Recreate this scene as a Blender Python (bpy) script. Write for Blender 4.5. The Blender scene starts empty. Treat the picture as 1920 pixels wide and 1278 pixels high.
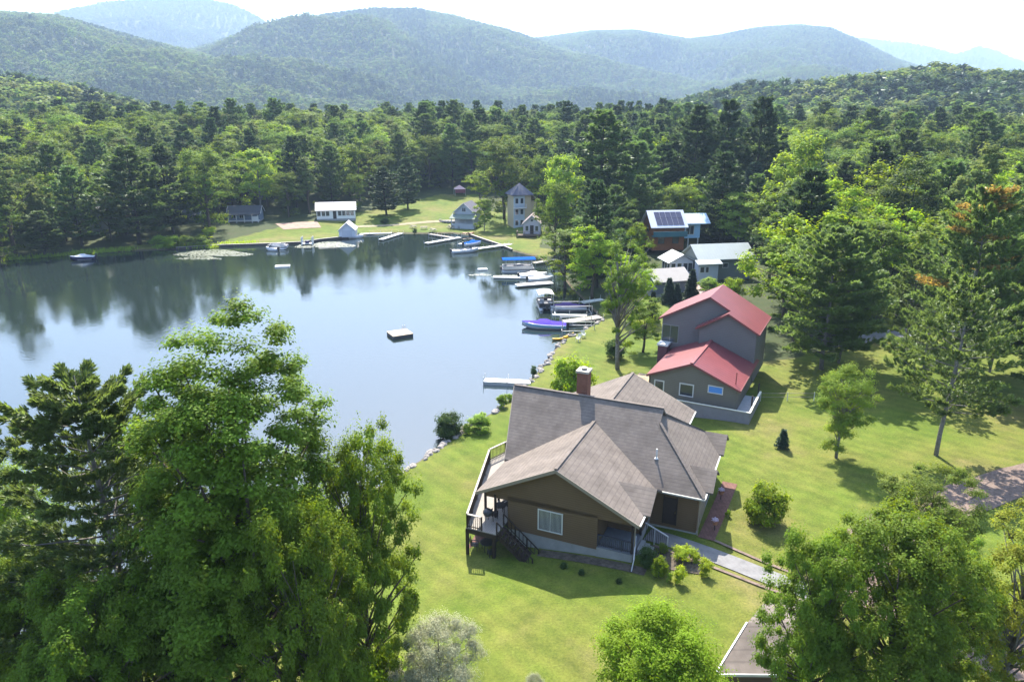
import bpy, math, random
import numpy as np
from mathutils import Vector
R_ = math.radians
rnd = random.Random(7)
S = bpy.context.scene
COL = S.collection
# ------------------------------------------------------------ camera
F0, HY, HC = 1340.0, 215.0, 29.0           # focal length in photo pixels, horizon row, camera height
TH = math.atan((639 - HY) / F0)
cam = bpy.data.cameras.new('camera'); cam_o = bpy.data.objects.new('camera', cam); COL.objects.link(cam_o)
cam_o.location = (0, 0, HC); cam_o.rotation_euler = (math.pi / 2 - TH, 0, 0)
cam.sensor_width = 36; cam.lens = F0 / 1920 * 36; cam.clip_end = 30000; cam.clip_start = .5
S.camera = cam_o
# ------------------------------------------------------------ light
SUN_EL, SUN_AZ = R_(48.5), R_(-6)            # azimuth measured from +Y towards +X
w = bpy.data.worlds.new('World'); S.world = w; w.use_nodes = True
nt = w.node_tree; bg = nt.nodes['Background']
sky = nt.nodes.new('ShaderNodeTexSky'); sky.sky_type = 'NISHITA'; sky.sun_disc = False
sky.sun_elevation = SUN_EL; sky.sun_rotation = SUN_AZ; sky.altitude = 400
sky.air_density = 1.0; sky.dust_density = 2.0; sky.ozone_density = 1.6
nt.links.new(sky.outputs[0], bg.inputs[0]); bg.inputs[1].default_value = 0.13
sl = bpy.data.lights.new('sun', 'SUN'); sl.energy = 5.0; sl.angle = R_(.6); sl.color = (1, .94, .82)
so = bpy.data.objects.new('sun', sl); COL.objects.link(so)
sd = Vector((math.sin(SUN_AZ) * math.cos(SUN_EL), math.cos(SUN_AZ) * math.cos(SUN_EL), math.sin(SUN_EL)))
so.rotation_euler = sd.to_track_quat('Z', 'Y').to_euler()
S.view_settings.view_transform = 'Standard'; S.view_settings.look = 'None'
S.view_settings.exposure = 2.25; S.view_settings.gamma = 1
S.render.engine = 'CYCLES'
S.cycles.max_bounces = 8; S.cycles.diffuse_bounces = 3; S.cycles.glossy_bounces = 3
S.cycles.transmission_bounces = 4; S.cycles.volume_bounces = 0; S.cycles.transparent_max_bounces = 8
S.cycles.use_denoising = True
S.cycles.caustics_reflective = False; S.cycles.caustics_refractive = False

# ------------------------------------------------------------ small helpers
def s2l(c):
    return tuple(((v / 255) / 12.92 if v / 255 <= .04045 else ((v / 255 + .055) / 1.055) ** 2.4) for v in c)
MATS = {}
def mat(name, col, rough=.8, var=0., vscale=3., spec=.3, metal=0., bump=0., bscale=20., attr=None):
    if name in MATS: return MATS[name]
    m = bpy.data.materials.new(name); m.use_nodes = True; n = m.node_tree.nodes; L = m.node_tree.links
    b = n['Principled BSDF']; b.inputs['Base Color'].default_value = (*col, 1)
    b.inputs['Roughness'].default_value = rough; b.inputs['Metallic'].default_value = metal
    b.inputs['Specular IOR Level'].default_value = spec
    if var or bump:
        tc = n.new('ShaderNodeTexCoord')
    if var:
        nz = n.new('ShaderNodeTexNoise'); nz.inputs['Scale'].default_value = vscale; nz.inputs['Detail'].default_value = 6
        nz.inputs['Roughness'].default_value = .65
        L.new(tc.outputs['Object'], nz.inputs['Vector'])
        mr = n.new('ShaderNodeMapRange'); mr.inputs[1].default_value = .3; mr.inputs[2].default_value = .7
        mr.inputs[3].default_value = 1 - var; mr.inputs[4].default_value = 1 + var
        L.new(nz.outputs[0], mr.inputs[0])
        mx = n.new('ShaderNodeVectorMath'); mx.operation = 'SCALE'; mx.inputs[0].default_value = col
        L.new(mr.outputs[0], mx.inputs['Scale']); L.new(mx.outputs[0], b.inputs['Base Color'])
    if bump:
        n2 = n.new('ShaderNodeTexNoise'); n2.inputs['Scale'].default_value = bscale; n2.inputs['Detail'].default_value = 4
        L.new(tc.outputs['Object'], n2.inputs['Vector'])
        bp = n.new('ShaderNodeBump'); bp.inputs['Strength'].default_value = bump; bp.inputs['Distance'].default_value = .05
        L.new(n2.outputs[0], bp.inputs['Height']); L.new(bp.outputs[0], b.inputs['Normal'])
    MATS[name] = m; return m

def band_mat(name, col, axis, step, dark, var=.1, rough=.8, width=.15, spec=.3, metal=0., vscale=2., diag=False):
    """boards, seams or shingle courses: a dark line every `step` metres along an object axis"""
    if name in MATS: return MATS[name]
    m = mat(name, col, rough, var, vscale, spec, metal); n = m.node_tree.nodes; L = m.node_tree.links
    b = n['Principled BSDF']; src = b.inputs['Base Color'].links[0].from_socket
    tc = n.new('ShaderNodeTexCoord'); sp = n.new('ShaderNodeSeparateXYZ'); L.new(tc.outputs['Object'], sp.inputs[0])
    a = n.new('ShaderNodeMath'); a.operation = 'DIVIDE'; L.new(sp.outputs[axis], a.inputs[0]); a.inputs[1].default_value = step
    fr = n.new('ShaderNodeMath'); fr.operation = 'FRACT'; L.new(a.outputs[0], fr.inputs[0])
    lt = n.new('ShaderNodeMath'); lt.operation = 'LESS_THAN'; L.new(fr.outputs[0], lt.inputs[0]); lt.inputs[1].default_value = width
    mx = n.new('ShaderNodeMixRGB'); mx.blend_type = 'MULTIPLY'; L.new(lt.outputs[0], mx.inputs[0]); L.new(src, mx.inputs[1])
    mx.inputs[2].default_value = (dark, dark, dark, 1); last = mx.outputs[0]
    if diag:   # random tone for each shingle
        fl = n.new('ShaderNodeVectorMath'); fl.operation = 'SNAP'; L.new(tc.outputs['Object'], fl.inputs[0]); fl.inputs[1].default_value = (.25, .25, step)
        wn = n.new('ShaderNodeTexWhiteNoise'); L.new(fl.outputs[0], wn.inputs[0])
        mr = n.new('ShaderNodeMapRange'); mr.inputs[3].default_value = .93; mr.inputs[4].default_value = 1.07; L.new(wn.outputs[0], mr.inputs[0])
        m2 = n.new('ShaderNodeVectorMath'); m2.operation = 'SCALE'; L.new(last, m2.inputs[0]); L.new(mr.outputs[0], m2.inputs['Scale']); last = m2.outputs[0]
    L.new(last, b.inputs['Base Color']); return m

def leaf_mat(name, col, trans=.5, hue=.02, val=.25, gloss=.10, objvar=.25):
    """leaf colour varies from leaf to leaf (mesh attribute) and from plant to plant"""
    if name in MATS: return MATS[name]
    m = bpy.data.materials.new(name); m.use_nodes = True; n = m.node_tree.nodes; L = m.node_tree.links
    n.remove(n['Principled BSDF']); out = n['Material Output']
    at = n.new('ShaderNodeAttribute'); at.attribute_name = 'var'
    oi = n.new('ShaderNodeObjectInfo')
    hs = n.new('ShaderNodeHueSaturation'); hs.inputs['Color'].default_value = (*col, 1)
    mr = n.new('ShaderNodeMapRange'); mr.inputs[3].default_value = .5 - hue; mr.inputs[4].default_value = .5 + hue
    ad = n.new('ShaderNodeMath'); ad.operation = 'ADD'; L.new(at.outputs['Fac'], ad.inputs[0]); L.new(oi.outputs['Random'], ad.inputs[1])
    hf = n.new('ShaderNodeMath'); hf.operation = 'MULTIPLY'; L.new(ad.outputs[0], hf.inputs[0]); hf.inputs[1].default_value = .5
    L.new(hf.outputs[0], mr.inputs[0]); L.new(mr.outputs[0], hs.inputs['Hue'])
    mv = n.new('ShaderNodeMapRange'); mv.inputs[3].default_value = 1 - val; mv.inputs[4].default_value = 1 + val
    L.new(at.outputs['Fac'], mv.inputs[0])
    mo = n.new('ShaderNodeMapRange'); mo.inputs[3].default_value = 1 - objvar; mo.inputs[4].default_value = 1 + objvar
    L.new(oi.outputs['Random'], mo.inputs[0])
    mm = n.new('ShaderNodeMath'); mm.operation = 'MULTIPLY'; L.new(mv.outputs[0], mm.inputs[0]); L.new(mo.outputs[0], mm.inputs[1])
    L.new(mm.outputs[0], hs.inputs['Value'])
    df = n.new('ShaderNodeBsdfDiffuse'); tr = n.new('ShaderNodeBsdfTranslucent'); gl = n.new('ShaderNodeBsdfGlossy')
    gl.inputs['Roughness'].default_value = .5; gl.inputs[0].default_value = (.8, .85, .8, 1)
    tcol = n.new('ShaderNodeHueSaturation'); tcol.inputs['Hue'].default_value = .472 if 'leaf' in name else .492; tcol.inputs['Saturation'].default_value = 1.12; tcol.inputs['Value'].default_value = 1.75
    L.new(hs.outputs[0], tcol.inputs['Color'])
    L.new(hs.outputs[0], df.inputs[0]); L.new(tcol.outputs[0], tr.inputs[0])
    a = n.new('ShaderNodeMixShader'); a.inputs[0].default_value = trans; L.new(df.outputs[0], a.inputs[1]); L.new(tr.outputs[0], a.inputs[2])
    fr = n.new('ShaderNodeFresnel'); fr.inputs[0].default_value = 1.4
    fm = n.new('ShaderNodeMath'); fm.operation = 'MULTIPLY'; fm.inputs[1].default_value = gloss; L.new(fr.outputs[0], fm.inputs[0])
    b = n.new('ShaderNodeMixShader'); L.new(fm.outputs[0], b.inputs[0]); L.new(a.outputs[0], b.inputs[1]); L.new(gl.outputs[0], b.inputs[2])
    L.new(b.outputs[0], out.inputs[0]); MATS[name] = m; return m

def tag(o, label=None, cat=None, group=None, kind=None):
    if label: o['label'] = label
    if cat: o['category'] = cat
    if group: o['group'] = group
    if kind: o['kind'] = kind
    return o
def empty(name, loc=(0, 0, 0), rz=0., label=None, cat=None, group=None, parent=None):
    o = bpy.data.objects.new(name, None); COL.objects.link(o); o.location = loc; o.rotation_euler = (0, 0, rz)
    o.empty_display_size = .3
    if parent: o.parent = parent
    return tag(o, label, cat, group)
def copy_tree(o, parent=None):
    c = o.copy(); COL.objects.link(c); c.parent = parent
    for ch in o.children: copy_tree(ch, c)
    return c

class MB:
    def __init__(s): s.v = []; s.f = []; s.m = []; s.cut = []
    def add(s, vs, fs, mi=0):
        k = len(s.v); s.cut.append((k, len(s.f))); s.v += [tuple(map(float, p)) for p in vs]; s.f += [tuple(i + k for i in f) for f in fs]; s.m += [mi] * len(fs); return s
    def box(s, x0, x1, y0, y1, z0, z1, mi=0):
        vs = [(x, y, z) for z in (z0, z1) for y in (y0, y1) for x in (x0, x1)]
        return s.add(vs, [(0, 2, 3, 1), (4, 5, 7, 6), (0, 1, 5, 4), (2, 6, 7, 3), (0, 4, 6, 2), (1, 3, 7, 5)], mi)
    def slab(s, pts, t, mi=0, d=(0, 0, -1)):
        n = len(pts); lo = [tuple(p[i] + d[i] * t for i in range(3)) for p in pts]
        fs = [tuple(range(n)), tuple(range(2 * n - 1, n - 1, -1))] + [(i, i + n, (i + 1) % n + n, (i + 1) % n) for i in range(n)]
        return s.add(list(pts) + lo, fs, mi)
    def beam(s, a, b, w, h, mi=0):
        a = Vector(a); b = Vector(b); d = (b - a).normalized(); up = Vector((0, 0, 1))
        if abs(d.z) > .95: up = Vector((0, 1, 0))
        x = d.cross(up).normalized() * w / 2; y = x.cross(d).normalized() * h / 2
        vs = [p + sx * x + sy * y for p in (a, b) for sx, sy in ((-1, -1), (1, -1), (1, 1), (-1, 1))]
        return s.add(vs, [(0, 1, 2, 3), (7, 6, 5, 4), (0, 4, 5, 1), (1, 5, 6, 2), (2, 6, 7, 3), (3, 7, 4, 0)], mi)
    def tube(s, pts, rs, n=6, mi=0, cap=True):
        base = len(s.v); s.cut.append((base, len(s.f))); P = [Vector(p) for p in pts]
        if not hasattr(rs, '__len__'): rs = [rs] * len(P)
        for i, p in enumerate(P):
            d = (P[min(i + 1, len(P) - 1)] - P[max(i - 1, 0)])
            if d.length < 1e-6: d = Vector((0, 0, 1))
            d.normalize(); a = d.cross(Vector((0, 0, 1)) if abs(d.z) < .9 else Vector((1, 0, 0))).normalized(); b = d.cross(a)
            for k in range(n):
                t = 2 * math.pi * k / n; s.v.append(tuple(p + (a * math.cos(t) + b * math.sin(t)) * rs[i]))
        for i in range(len(P) - 1):
            for k in range(n):
                q = base + i * n; s.f.append((q + k, q + (k + 1) % n, q + n + (k + 1) % n, q + n + k)); s.m.append(mi)
        if cap:
            s.f.append(tuple(base + k for k in range(n))[::-1]); s.m.append(mi)
            s.f.append(tuple(base + (len(P) - 1) * n + k for k in range(n))); s.m.append(mi)
        return s
    def lathe(s, prof, c=(0, 0, 0), n=12, mi=0):
        base = len(s.v)
        for r, z in prof:
            for k in range(n):
                t = 2 * math.pi * k / n; s.v.append((c[0] + r * math.cos(t), c[1] + r * math.sin(t), c[2] + z))
        for i in range(len(prof) - 1):
            for k in range(n):
                q = base + i * n; s.f.append((q + k, q + (k + 1) % n, q + n + (k + 1) % n, q + n + k)); s.m.append(mi)
        return s
    def mesh(s, name, mats, smooth=False):
        me = bpy.data.meshes.new(name); me.from_pydata(s.v, [], s.f)
        for m in mats: me.materials.append(m)
        if len(mats) > 1: me.polygons.foreach_set('material_index', s.m)
        if smooth: me.polygons.foreach_set('use_smooth', [True] * len(s.f))
        me.update(); return me
    def build(s, name, mats, parent=None, smooth=False, **kw):
        if not isinstance(mats, (list, tuple)): mats = [mats]
        o = bpy.data.objects.new(name, s.mesh(name, mats, smooth)); COL.objects.link(o)
        if parent: o.parent = parent
        return tag(o, **kw)
    def build_each(s, name, mats, parent=None, **kw):
        """every primitive becomes an object of its own"""
        c = s.cut + [(len(s.v), len(s.f))]; r = None
        for (v0, f0), (v1, f1) in zip(c[:-1], c[1:]):
            m = MB(); m.v = s.v[v0:v1]; m.f = [tuple(i - v0 for i in f) for f in s.f[f0:f1]]; m.m = s.m[f0:f1]; r = m.build(name, mats, parent, **kw)
        return r

# ------------------------------------------------------------ pixels of the photograph to places on the land
def ray(u, v):
    x = (u - 960) / F0; y = (v - 639) / F0
    return np.array([x, math.cos(TH) - y * math.sin(TH), -math.sin(TH) - y * math.cos(TH)])
def G(u, v, z=0.):
    d = ray(u, v); t = (z - HC) / d[2]; return np.array([d[0] * t, d[1] * t, z])

SHORE = [(-400, 20), (-120, 24), (-60, 28), (-37, 32.1), (-29.2, 33.6), (-23.6, 37.5), (-17.6, 44.6), (-11.6, 50.5), (-8, 56.9), (-5.9, 60.8), (-4.2, 63.9),
         (-1.2, 68.6), (1.7, 75.5), (3.5, 80.8), (5.0, 86), (6.6, 91.4), (9.7, 95.9), (13.4, 101.9), (12.2, 111.2), (10.4, 122.4), (9.2, 135.7), (5.6, 150.9), (0, 158.5),
         (-2.7, 164.6), (-7.1, 172.7), (-10.8, 180), (-15.1, 183.4), (-23.2, 182.5), (-30.1, 183.4), (-36.3, 180), (-39, 176.7), (-46.2, 171.2),
         (-49, 167.5), (-56.5, 165.3), (-67.2, 163.2), (-75.7, 159.8), (-83.5, 158.5), (-96, 153.4), (-106.2, 146.3), (-134.5, 140.8), (-180, 132), (-400, 120)]
def poly_dist(poly, X, Y, closed=True):
    X = np.asarray(X, float); Y = np.asarray(Y, float)
    dm = np.full(X.shape, 1e9); ins = np.zeros(X.shape, bool); n = len(poly)
    for i in range(n if closed else n - 1):
        x0, y0 = poly[i][:2]; x1, y1 = poly[(i + 1) % n][:2]; dx, dy = x1 - x0, y1 - y0
        t = np.clip(((X - x0) * dx + (Y - y0) * dy) / (dx * dx + dy * dy + 1e-9), 0, 1)
        dm = np.minimum(dm, np.hypot(X - x0 - t * dx, Y - y0 - t * dy))
        if closed:
            c = ((y0 > Y) != (y1 > Y)) & (X < (x1 - x0) * (Y - y0) / (y1 - y0 + 1e-12) + x0); ins ^= c
    return dm, ins
def sst(a, b, x):
    t = np.clip((x - a) / (b - a), 0, 1); return t * t * (3 - 2 * t)
_g = np.random.RandomState(5).rand(256, 256)
def vnoise(x, y):
    xi = np.floor(x).astype(int); yi = np.floor(y).astype(int); fx = x - xi; fy = y - yi
    fx = fx * fx * (3 - 2 * fx); fy = fy * fy * (3 - 2 * fy)
    a = _g[xi & 255, yi & 255]; b = _g[(xi + 1) & 255, yi & 255]; c = _g[xi & 255, (yi + 1) & 255]; d = _g[(xi + 1) & 255, (yi + 1) & 255]
    return (a * (1 - fx) + b * fx) * (1 - fy) + (c * (1 - fx) + d * fx) * fy - .5
def fbm(x, y, o=5):
    r = 0; a = 1.
    for k in range(o): r = r + a * vnoise(x + 17 * k, y - 31 * k); a *= .5; x = x * 2.03; y = y * 2.03
    return r
# hill crests: distance, front start fraction, tree height on crest, skyline in photo pixels
HILLS = [
 (620, .62, 14, [(-700, 120), (-200, 140), (0, 151), (100, 160), (190, 182), (260, 200), (340, 230), (420, 260)]),
 (640, .60, 14, [(1150, 235), (1260, 200), (1400, 163), (1500, 160), (1600, 151), (1680, 141), (1760, 129), (1840, 137), (1920, 146), (2300, 130), (2900, 120)]),
 (2300, .42, 12, [(-700, -20), (-300, 20), (0, 29), (110, 36), (200, 62), (280, 84), (400, 108), (600, 150), (800, 190), (900, 215)]),
 (3100, .40, 12, [(250, 130), (330, 106), (400, 86), (500, 54), (560, 44), (620, 35), (700, 27), (780, 27), (850, 38), (950, 62), (1050, 95), (1200, 130), (1400, 170), (1550, 210)]),
 (3900, .42, 12, [(850, 110), (930, 84), (1000, 78), (1060, 70), (1110, 64), (1190, 62), (1240, 70), (1290, 78), (1350, 71), (1420, 57), (1500, 53), (1560, 60), (1610, 82), (1680, 115), (1760, 140), (1900, 190), (2000, 215)]),
 (5200, .55, 10, [(-100, 80), (60, 45), (110, 30), (200, 12), (330, 2), (400, 8), (440, 17), (480, 36), (520, 62), (620, 110), (700, 150)]),
 (8000, .6, 8, [(1300, 130), (1480, 75), (1560, 68), (1610, 78), (1700, 88), (1745, 97), (1790, 109), (1835, 95), (1870, 103), (1900, 118), (1950, 123), (2200, 110), (2700, 100)]),
]
HZ = []
for D, fs, th_, sk in HILLS:
    az = []; hh = []
    for u, v in sk:
        d = ray(u, v); az.append(math.atan2(d[0], d[1])); hh.append(HC + D * d[2] / math.hypot(d[0], d[1]) - th_)
    HZ.append((D, fs, np.array(az), np.array(hh)))
def ground_h(X, Y):
    X = np.asarray(X, float); Y = np.asarray(Y, float)
    dm, ins = poly_dist(SHORE, X, Y); d = np.where(ins, -dm, dm)
    z = np.where(d < 0, np.maximum(d * .45, -2.2), .42 * (1 - np.exp(-np.maximum(d, 0) / .5)))
    z = z + 1.4 * sst(8, 24, d) + .035 * np.clip(d - 30, 0, 130) + sst(40, 120, d) * 2.5 * fbm(X / 60, Y / 60, 3) + 5.0 * sst(25, 125, d) * sst(150, 270, np.hypot(X, Y))
    r = np.hypot(X, Y); az = np.arctan2(X, Y)
    for D, fs, A, Hh in HZ:
        h = np.interp(az, A, Hh, left=0 if Hh[0] < 40 else Hh[0], right=0 if Hh[-1] < 40 else Hh[-1])
        fade = np.clip((az - (A[0] - .35)) / .35, 0, 1) * np.clip(((A[-1] + .35) - az) / .35, 0, 1)
        p = sst(D * fs, D, r) ** .85 * (1 - .8 * sst(D, D * 1.5, r))
        g = fbm(X / (D * .13) + 3, Y / (D * .13), 5)
        q = np.minimum(1, 4 * p * (1 - p)) * (1 - sst(.5, .9, p) * .75)
        hv = (h * p + g * D * .05 * q * (r < D * 1.02)) * fade
        z = np.where((p * fade > 1e-4) & (hv > z), hv, z)
    return z
def gh(x, y): return float(ground_h(np.array([x]), np.array([y]))[0])
def ground_at(u, v, z=2.):
    for _ in range(12):
        P = G(u, v, z); z = .5 * z + .5 * gh(P[0], P[1])
    P = G(u, v, z); return P
def top_at(P, v):       # height at which photo row v is met above ground point P
    d = ray(960, v); return HC + P[1] * d[2] / d[1]
CF = np.array([0, math.cos(TH), -math.sin(TH)])
def depth(P): return float((np.array([P[0], P[1], P[2] - HC])) @ CF)

# lawns (world outlines)
LAWNS = [[(-45, 5), (95, 5), (95, 90), (60, 96), (46, 94), (40, 84), (33, 79), (25, 77), (22, 84), (23, 100), (26, 116), (22, 124), (17, 118), (14, 108), (10, 97), (-5, 80), (-20, 40)],
         [(-69, 160), (-68, 172), (-62, 181), (-56, 188), (-54, 193), (-47, 199), (-46, 208), (-36, 222), (-24, 241), (-11, 241), (-9, 214), (1, 207), (6, 196), (8, 178), (6, 160), (2, 157), (-20, 176), (-45, 160)],
         [(-97, 150), (-96, 158), (-82, 165), (-78, 162), (-80, 157), (-90, 152)],
         [(1, 155), (4, 162), (9, 158), (9, 149)]]
def lawn_mask(X, Y):
    m = np.zeros(np.shape(X))
    for P in LAWNS:
        d, i = poly_dist(P, X, Y); m = np.maximum(m, np.clip(.5 + np.where(i, d, -d) / 1.5, 0, 1))
    return m

# ------------------------------------------------------------ ground sheet
def build_ground():
    f1 = np.linspace(R_(-46), R_(46), 760); back = np.linspace(R_(46), R_(314), 70)[1:-1]
    A = np.concatenate([f1, back]); na = len(A)
    r = [0.6]
    while r[-1] < 11000: r.append(r[-1] * (1.0115 if 25 < r[-1] < 260 else 1.02 if r[-1] >= 260 else 1.08))
    r = np.array(r); nr = len(r)
    RR, AA = np.meshgrid(r, A, indexing='ij'); X = RR * np.sin(AA); Y = RR * np.cos(AA); Z = ground_h(X, Y)
    co = np.stack([X, Y, Z], -1).reshape(-1, 3); co = np.vstack([co, [[0, 0, gh(0, 0)]]])
    i = np.arange(nr - 1)[:, None] * na; j = np.arange(na)[None, :]; j2 = (j + 1) % na
    q = np.stack([i + j, i + na + j, i + na + j2, i + j2], -1).reshape(-1, 4)[:, ::-1]
    me = bpy.data.meshes.new('ground'); nq = len(q); k = nr * na
    tri = np.stack([np.full(na, k), np.arange(na), (np.arange(na) + 1) % na], -1)[:, ::-1]
    me.vertices.add(len(co)); me.vertices.foreach_set('co', co.ravel())
    me.loops.add(nq * 4 + na * 3); me.loops.foreach_set('vertex_index', np.concatenate([q.ravel(), tri.ravel()]))
    me.polygons.add(nq + na); me.polygons.foreach_set('loop_start', np.concatenate([np.arange(nq) * 4, nq * 4 + np.arange(na) * 3]))
    me.polygons.foreach_set('use_smooth', np.ones(nq + na, bool)); me.update(calc_edges=True)
    at = me.attributes.new('lawn', 'FLOAT', 'POINT'); at.data.foreach_set('value', lawn_mask(co[:, 0], co[:, 1]).ravel())
    m = bpy.data.materials.new('ground'); m.use_nodes = True; n = m.node_tree.nodes; L = m.node_tree.links; b = n['Principled BSDF']
    b.inputs['Roughness'].default_value = .9; b.inputs['Specular IOR Level'].default_value = .15
    tc = n.new('ShaderNodeTexCoord')
    def noise(sc, det=5, rg=.6):
        x = n.new('ShaderNodeTexNoise'); x.inputs['Scale'].default_value = sc; x.inputs['Detail'].default_value = det; x.inputs['Roughness'].default_value = rg
        L.new(tc.outputs['Object'], x.inputs['Vector']); return x.outputs[0]
    def ramp(src, stops):
        x = n.new('ShaderNodeValToRGB'); L.new(src, x.inputs[0]); e = x.color_ramp.elements
        while len(e) < len(stops): e.new(.5)
        for a, (p, c) in zip(e, stops): a.position = p; a.color = (*c, 1)
        return x.outputs[0]
    def mix(f, a, c, bt='MIX'):
        x = n.new('ShaderNodeMixRGB'); x.blend_type = bt
        if isinstance(f, float): x.inputs[0].default_value = f
        else: L.new(f, x.inputs[0])
        L.new(a, x.inputs[1]); L.new(c, x.inputs[2]); return x.outputs[0]
    g1 = ramp(noise(.09, 6, .62), [(.3, (.056, .092, .008)), (.44, (.076, .108, .011)), (.57, (.102, .113, .020)), (.70, (.132, .112, .042))])
    g2 = ramp(noise(.55, 6, .7), [(.32, (.72, .76, .66)), (.68, (1.24, 1.2, 1.3))])
    g3 = ramp(noise(7, 6, .85), [(.3, (.55, .6, .55)), (.7, (1.42, 1.38, 1.35))])
    gr = mix(1., mix(1., g1, g2, 'MULTIPLY'), g3, 'MULTIPLY')
    wv = n.new('ShaderNodeTexWave'); wv.inputs['Scale'].default_value = .34; wv.inputs['Distortion'].default_value = 5; wv.inputs['Detail'].default_value = 2; wv.inputs['Detail Scale'].default_value = .25; wv.bands_direction = 'DIAGONAL'
    L.new(tc.outputs['Object'], wv.inputs['Vector']); gr = mix(1., gr, ramp(wv.outputs[1], [(.2, (.93, .95, .93)), (.8, (1.06, 1.04, 1.05))]), 'MULTIPLY')
    soil = ramp(noise(.4, 6, .7), [(.35, (.026, .036, .012)), (.5, (.034, .048, .014)), (.65, (.045, .048, .022))])
    at = n.new('ShaderNodeAttribute'); at.attribute_name = 'lawn'
    an = n.new('ShaderNodeMath'); an.operation = 'ADD'; L.new(at.outputs['Fac'], an.inputs[0])
    nn = n.new('ShaderNodeMath'); nn.operation = 'MULTIPLY_ADD'; L.new(noise(.5), nn.inputs[0]); nn.inputs[1].default_value = .6; nn.inputs[2].default_value = -.3; L.new(nn.outputs[0], an.inputs[1])
    st = n.new('ShaderNodeMapRange'); st.inputs[1].default_value = .4; st.inputs[2].default_value = .6; L.new(an.outputs[0], st.inputs[0])
    base = mix(st.outputs[0], soil, gr)
    # lake bed and the wet stony rim, by height
    gp = n.new('ShaderNodeNewGeometry'); sp = n.new('ShaderNodeSeparateXYZ'); L.new(gp.outputs['Position'], sp.inputs[0])
    zr = n.new('ShaderNodeMapRange'); zr.inputs[1].default_value = .10; zr.inputs[2].default_value = .24; L.new(sp.outputs[2], zr.inputs[0])
    bed = ramp(noise(1.2), [(.4, (.05, .038, .02)), (.6, (.10, .08, .055))])
    L.new(mix(zr.outputs[0], bed, base), b.inputs['Base Color'])
    bp = n.new('ShaderNodeBump'); bp.inputs['Strength'].default_value = .6; bp.inputs['Distance'].default_value = .08
    L.new(noise(9, 4, .7), bp.inputs['Height']); L.new(bp.outputs[0], b.inputs['Normal'])
    me.materials.append(m)
    o = bpy.data.objects.new('ground', me); COL.objects.link(o); tag(o, kind='structure')
build_ground()

def build_water():
    m = bpy.data.materials.new('water'); m.use_nodes = True; n = m.node_tree.nodes; L = m.node_tree.links; b = n['Principled BSDF']
    b.inputs['Base Color'].default_value = (.014, .022, .020, 1); b.inputs['Roughness'].default_value = .03; b.inputs['IOR'].default_value = 2.0
    tc = n.new('ShaderNodeTexCoord'); mp = n.new('ShaderNodeMapping'); mp.inputs['Scale'].default_value = (.8, 1.5, 1); L.new(tc.outputs['Object'], mp.inputs[0])
    n1 = n.new('ShaderNodeTexNoise'); n1.inputs['Scale'].default_value = 1.6; n1.inputs['Detail'].default_value = 5; L.new(mp.outputs[0], n1.inputs['Vector'])
    n2 = n.new('ShaderNodeTexNoise'); n2.inputs['Scale'].default_value = .045; n2.inputs['Detail'].default_value = 3; L.new(tc.outputs['Object'], n2.inputs['Vector'])
    mr = n.new('ShaderNodeMapRange'); mr.inputs[1].default_value = .4; mr.inputs[2].default_value = .62; mr.inputs[3].default_value = .015; mr.inputs[4].default_value = .085; L.new(n2.outputs[0], mr.inputs[0])
    bp = n.new('ShaderNodeBump'); bp.inputs['Distance'].default_value = .25; L.new(mr.outputs[0], bp.inputs['Strength']); L.new(n1.outputs[0], bp.inputs['Height'])
    L.new(bp.outputs[0], b.inputs['Normal'])
    MB().add([(-420, 8, 0), (22, 8, 0), (22, 200, 0), (-420, 200, 0)], [(0, 1, 2, 3)]).build('water', m, kind='structure')
build_water()

def strip(name, pts, wd, m, dz=.04, step=1.2):
    """a path or road laid on the land"""
    P = []
    for (x0, y0), (x1, y1) in zip(pts[:-1], pts[1:]):
        k = max(1, int(math.hypot(x1 - x0, y1 - y0) / step))
        P += [(x0 + (x1 - x0) * i / k, y0 + (y1 - y0) * i / k) for i in range(k)]
    P.append(pts[-1]); P = np.array(P); 
    for _ in range(12): P[1:-1] = (P[:-2] + P[1:-1] * 2 + P[2:]) / 4
    T = np.gradient(P, axis=0); T /= np.linalg.norm(T, axis=1)[:, None]; Nn = np.stack([-T[:, 1], T[:, 0]], 1)
    K = 7; b = MB(); rows = []
    for k in range(K):
        o = (k / (K - 1) - .5) * wd; jit = np.array([rnd.uniform(-.12, .12) * (wd > 1.5) * (k in (0, K - 1)) for _ in P])
        q = P + Nn * (o + jit)[:, None]; rows.append(np.column_stack([q, ground_h(q[:, 0], q[:, 1]) + dz]))
    n = len(P); vs = np.concatenate(rows)
    b.add(vs, [(k * n + i, k * n + i + 1, (k + 1) * n + i + 1, (k + 1) * n + i)[::-1] for k in range(K - 1) for i in range(n - 1)])
    return b.build(name, m, kind='structure')
# ------------------------------------------------------------ vegetation
def cards_mesh(name, C, U, V, var, m, extra=None):
    """one rhombus leaf per row: centre C, half axes U (long) and V (short); a slight fold along U"""
    n = len(C); N = np.cross(U, V); N /= np.linalg.norm(N, axis=1)[:, None] + 1e-9
    k = np.linalg.norm(V, axis=1)[:, None] * .35
    co = np.stack([C - U, C - V + N * k, C + U, C + V + N * k], 1).reshape(-1, 3)
    me = bpy.data.meshes.new(name); nv = len(co); me.vertices.add(nv); me.vertices.foreach_set('co', co.astype(np.float32).ravel())
    me.loops.add(nv); me.loops.foreach_set('vertex_index', np.arange(nv)); me.polygons.add(n)
    me.polygons.foreach_set('loop_start', np.arange(n) * 4); me.update(calc_edges=True)
    at = me.attributes.new('var', 'FLOAT', 'POINT'); at.data.foreach_set('value', np.repeat(var, 4).astype(np.float32))
    me.materials.append(m); return me
def unit(r, n):
    v = r.normal(size=(n, 3)); return v / np.linalg.norm(v, axis=1)[:, None]
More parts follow.
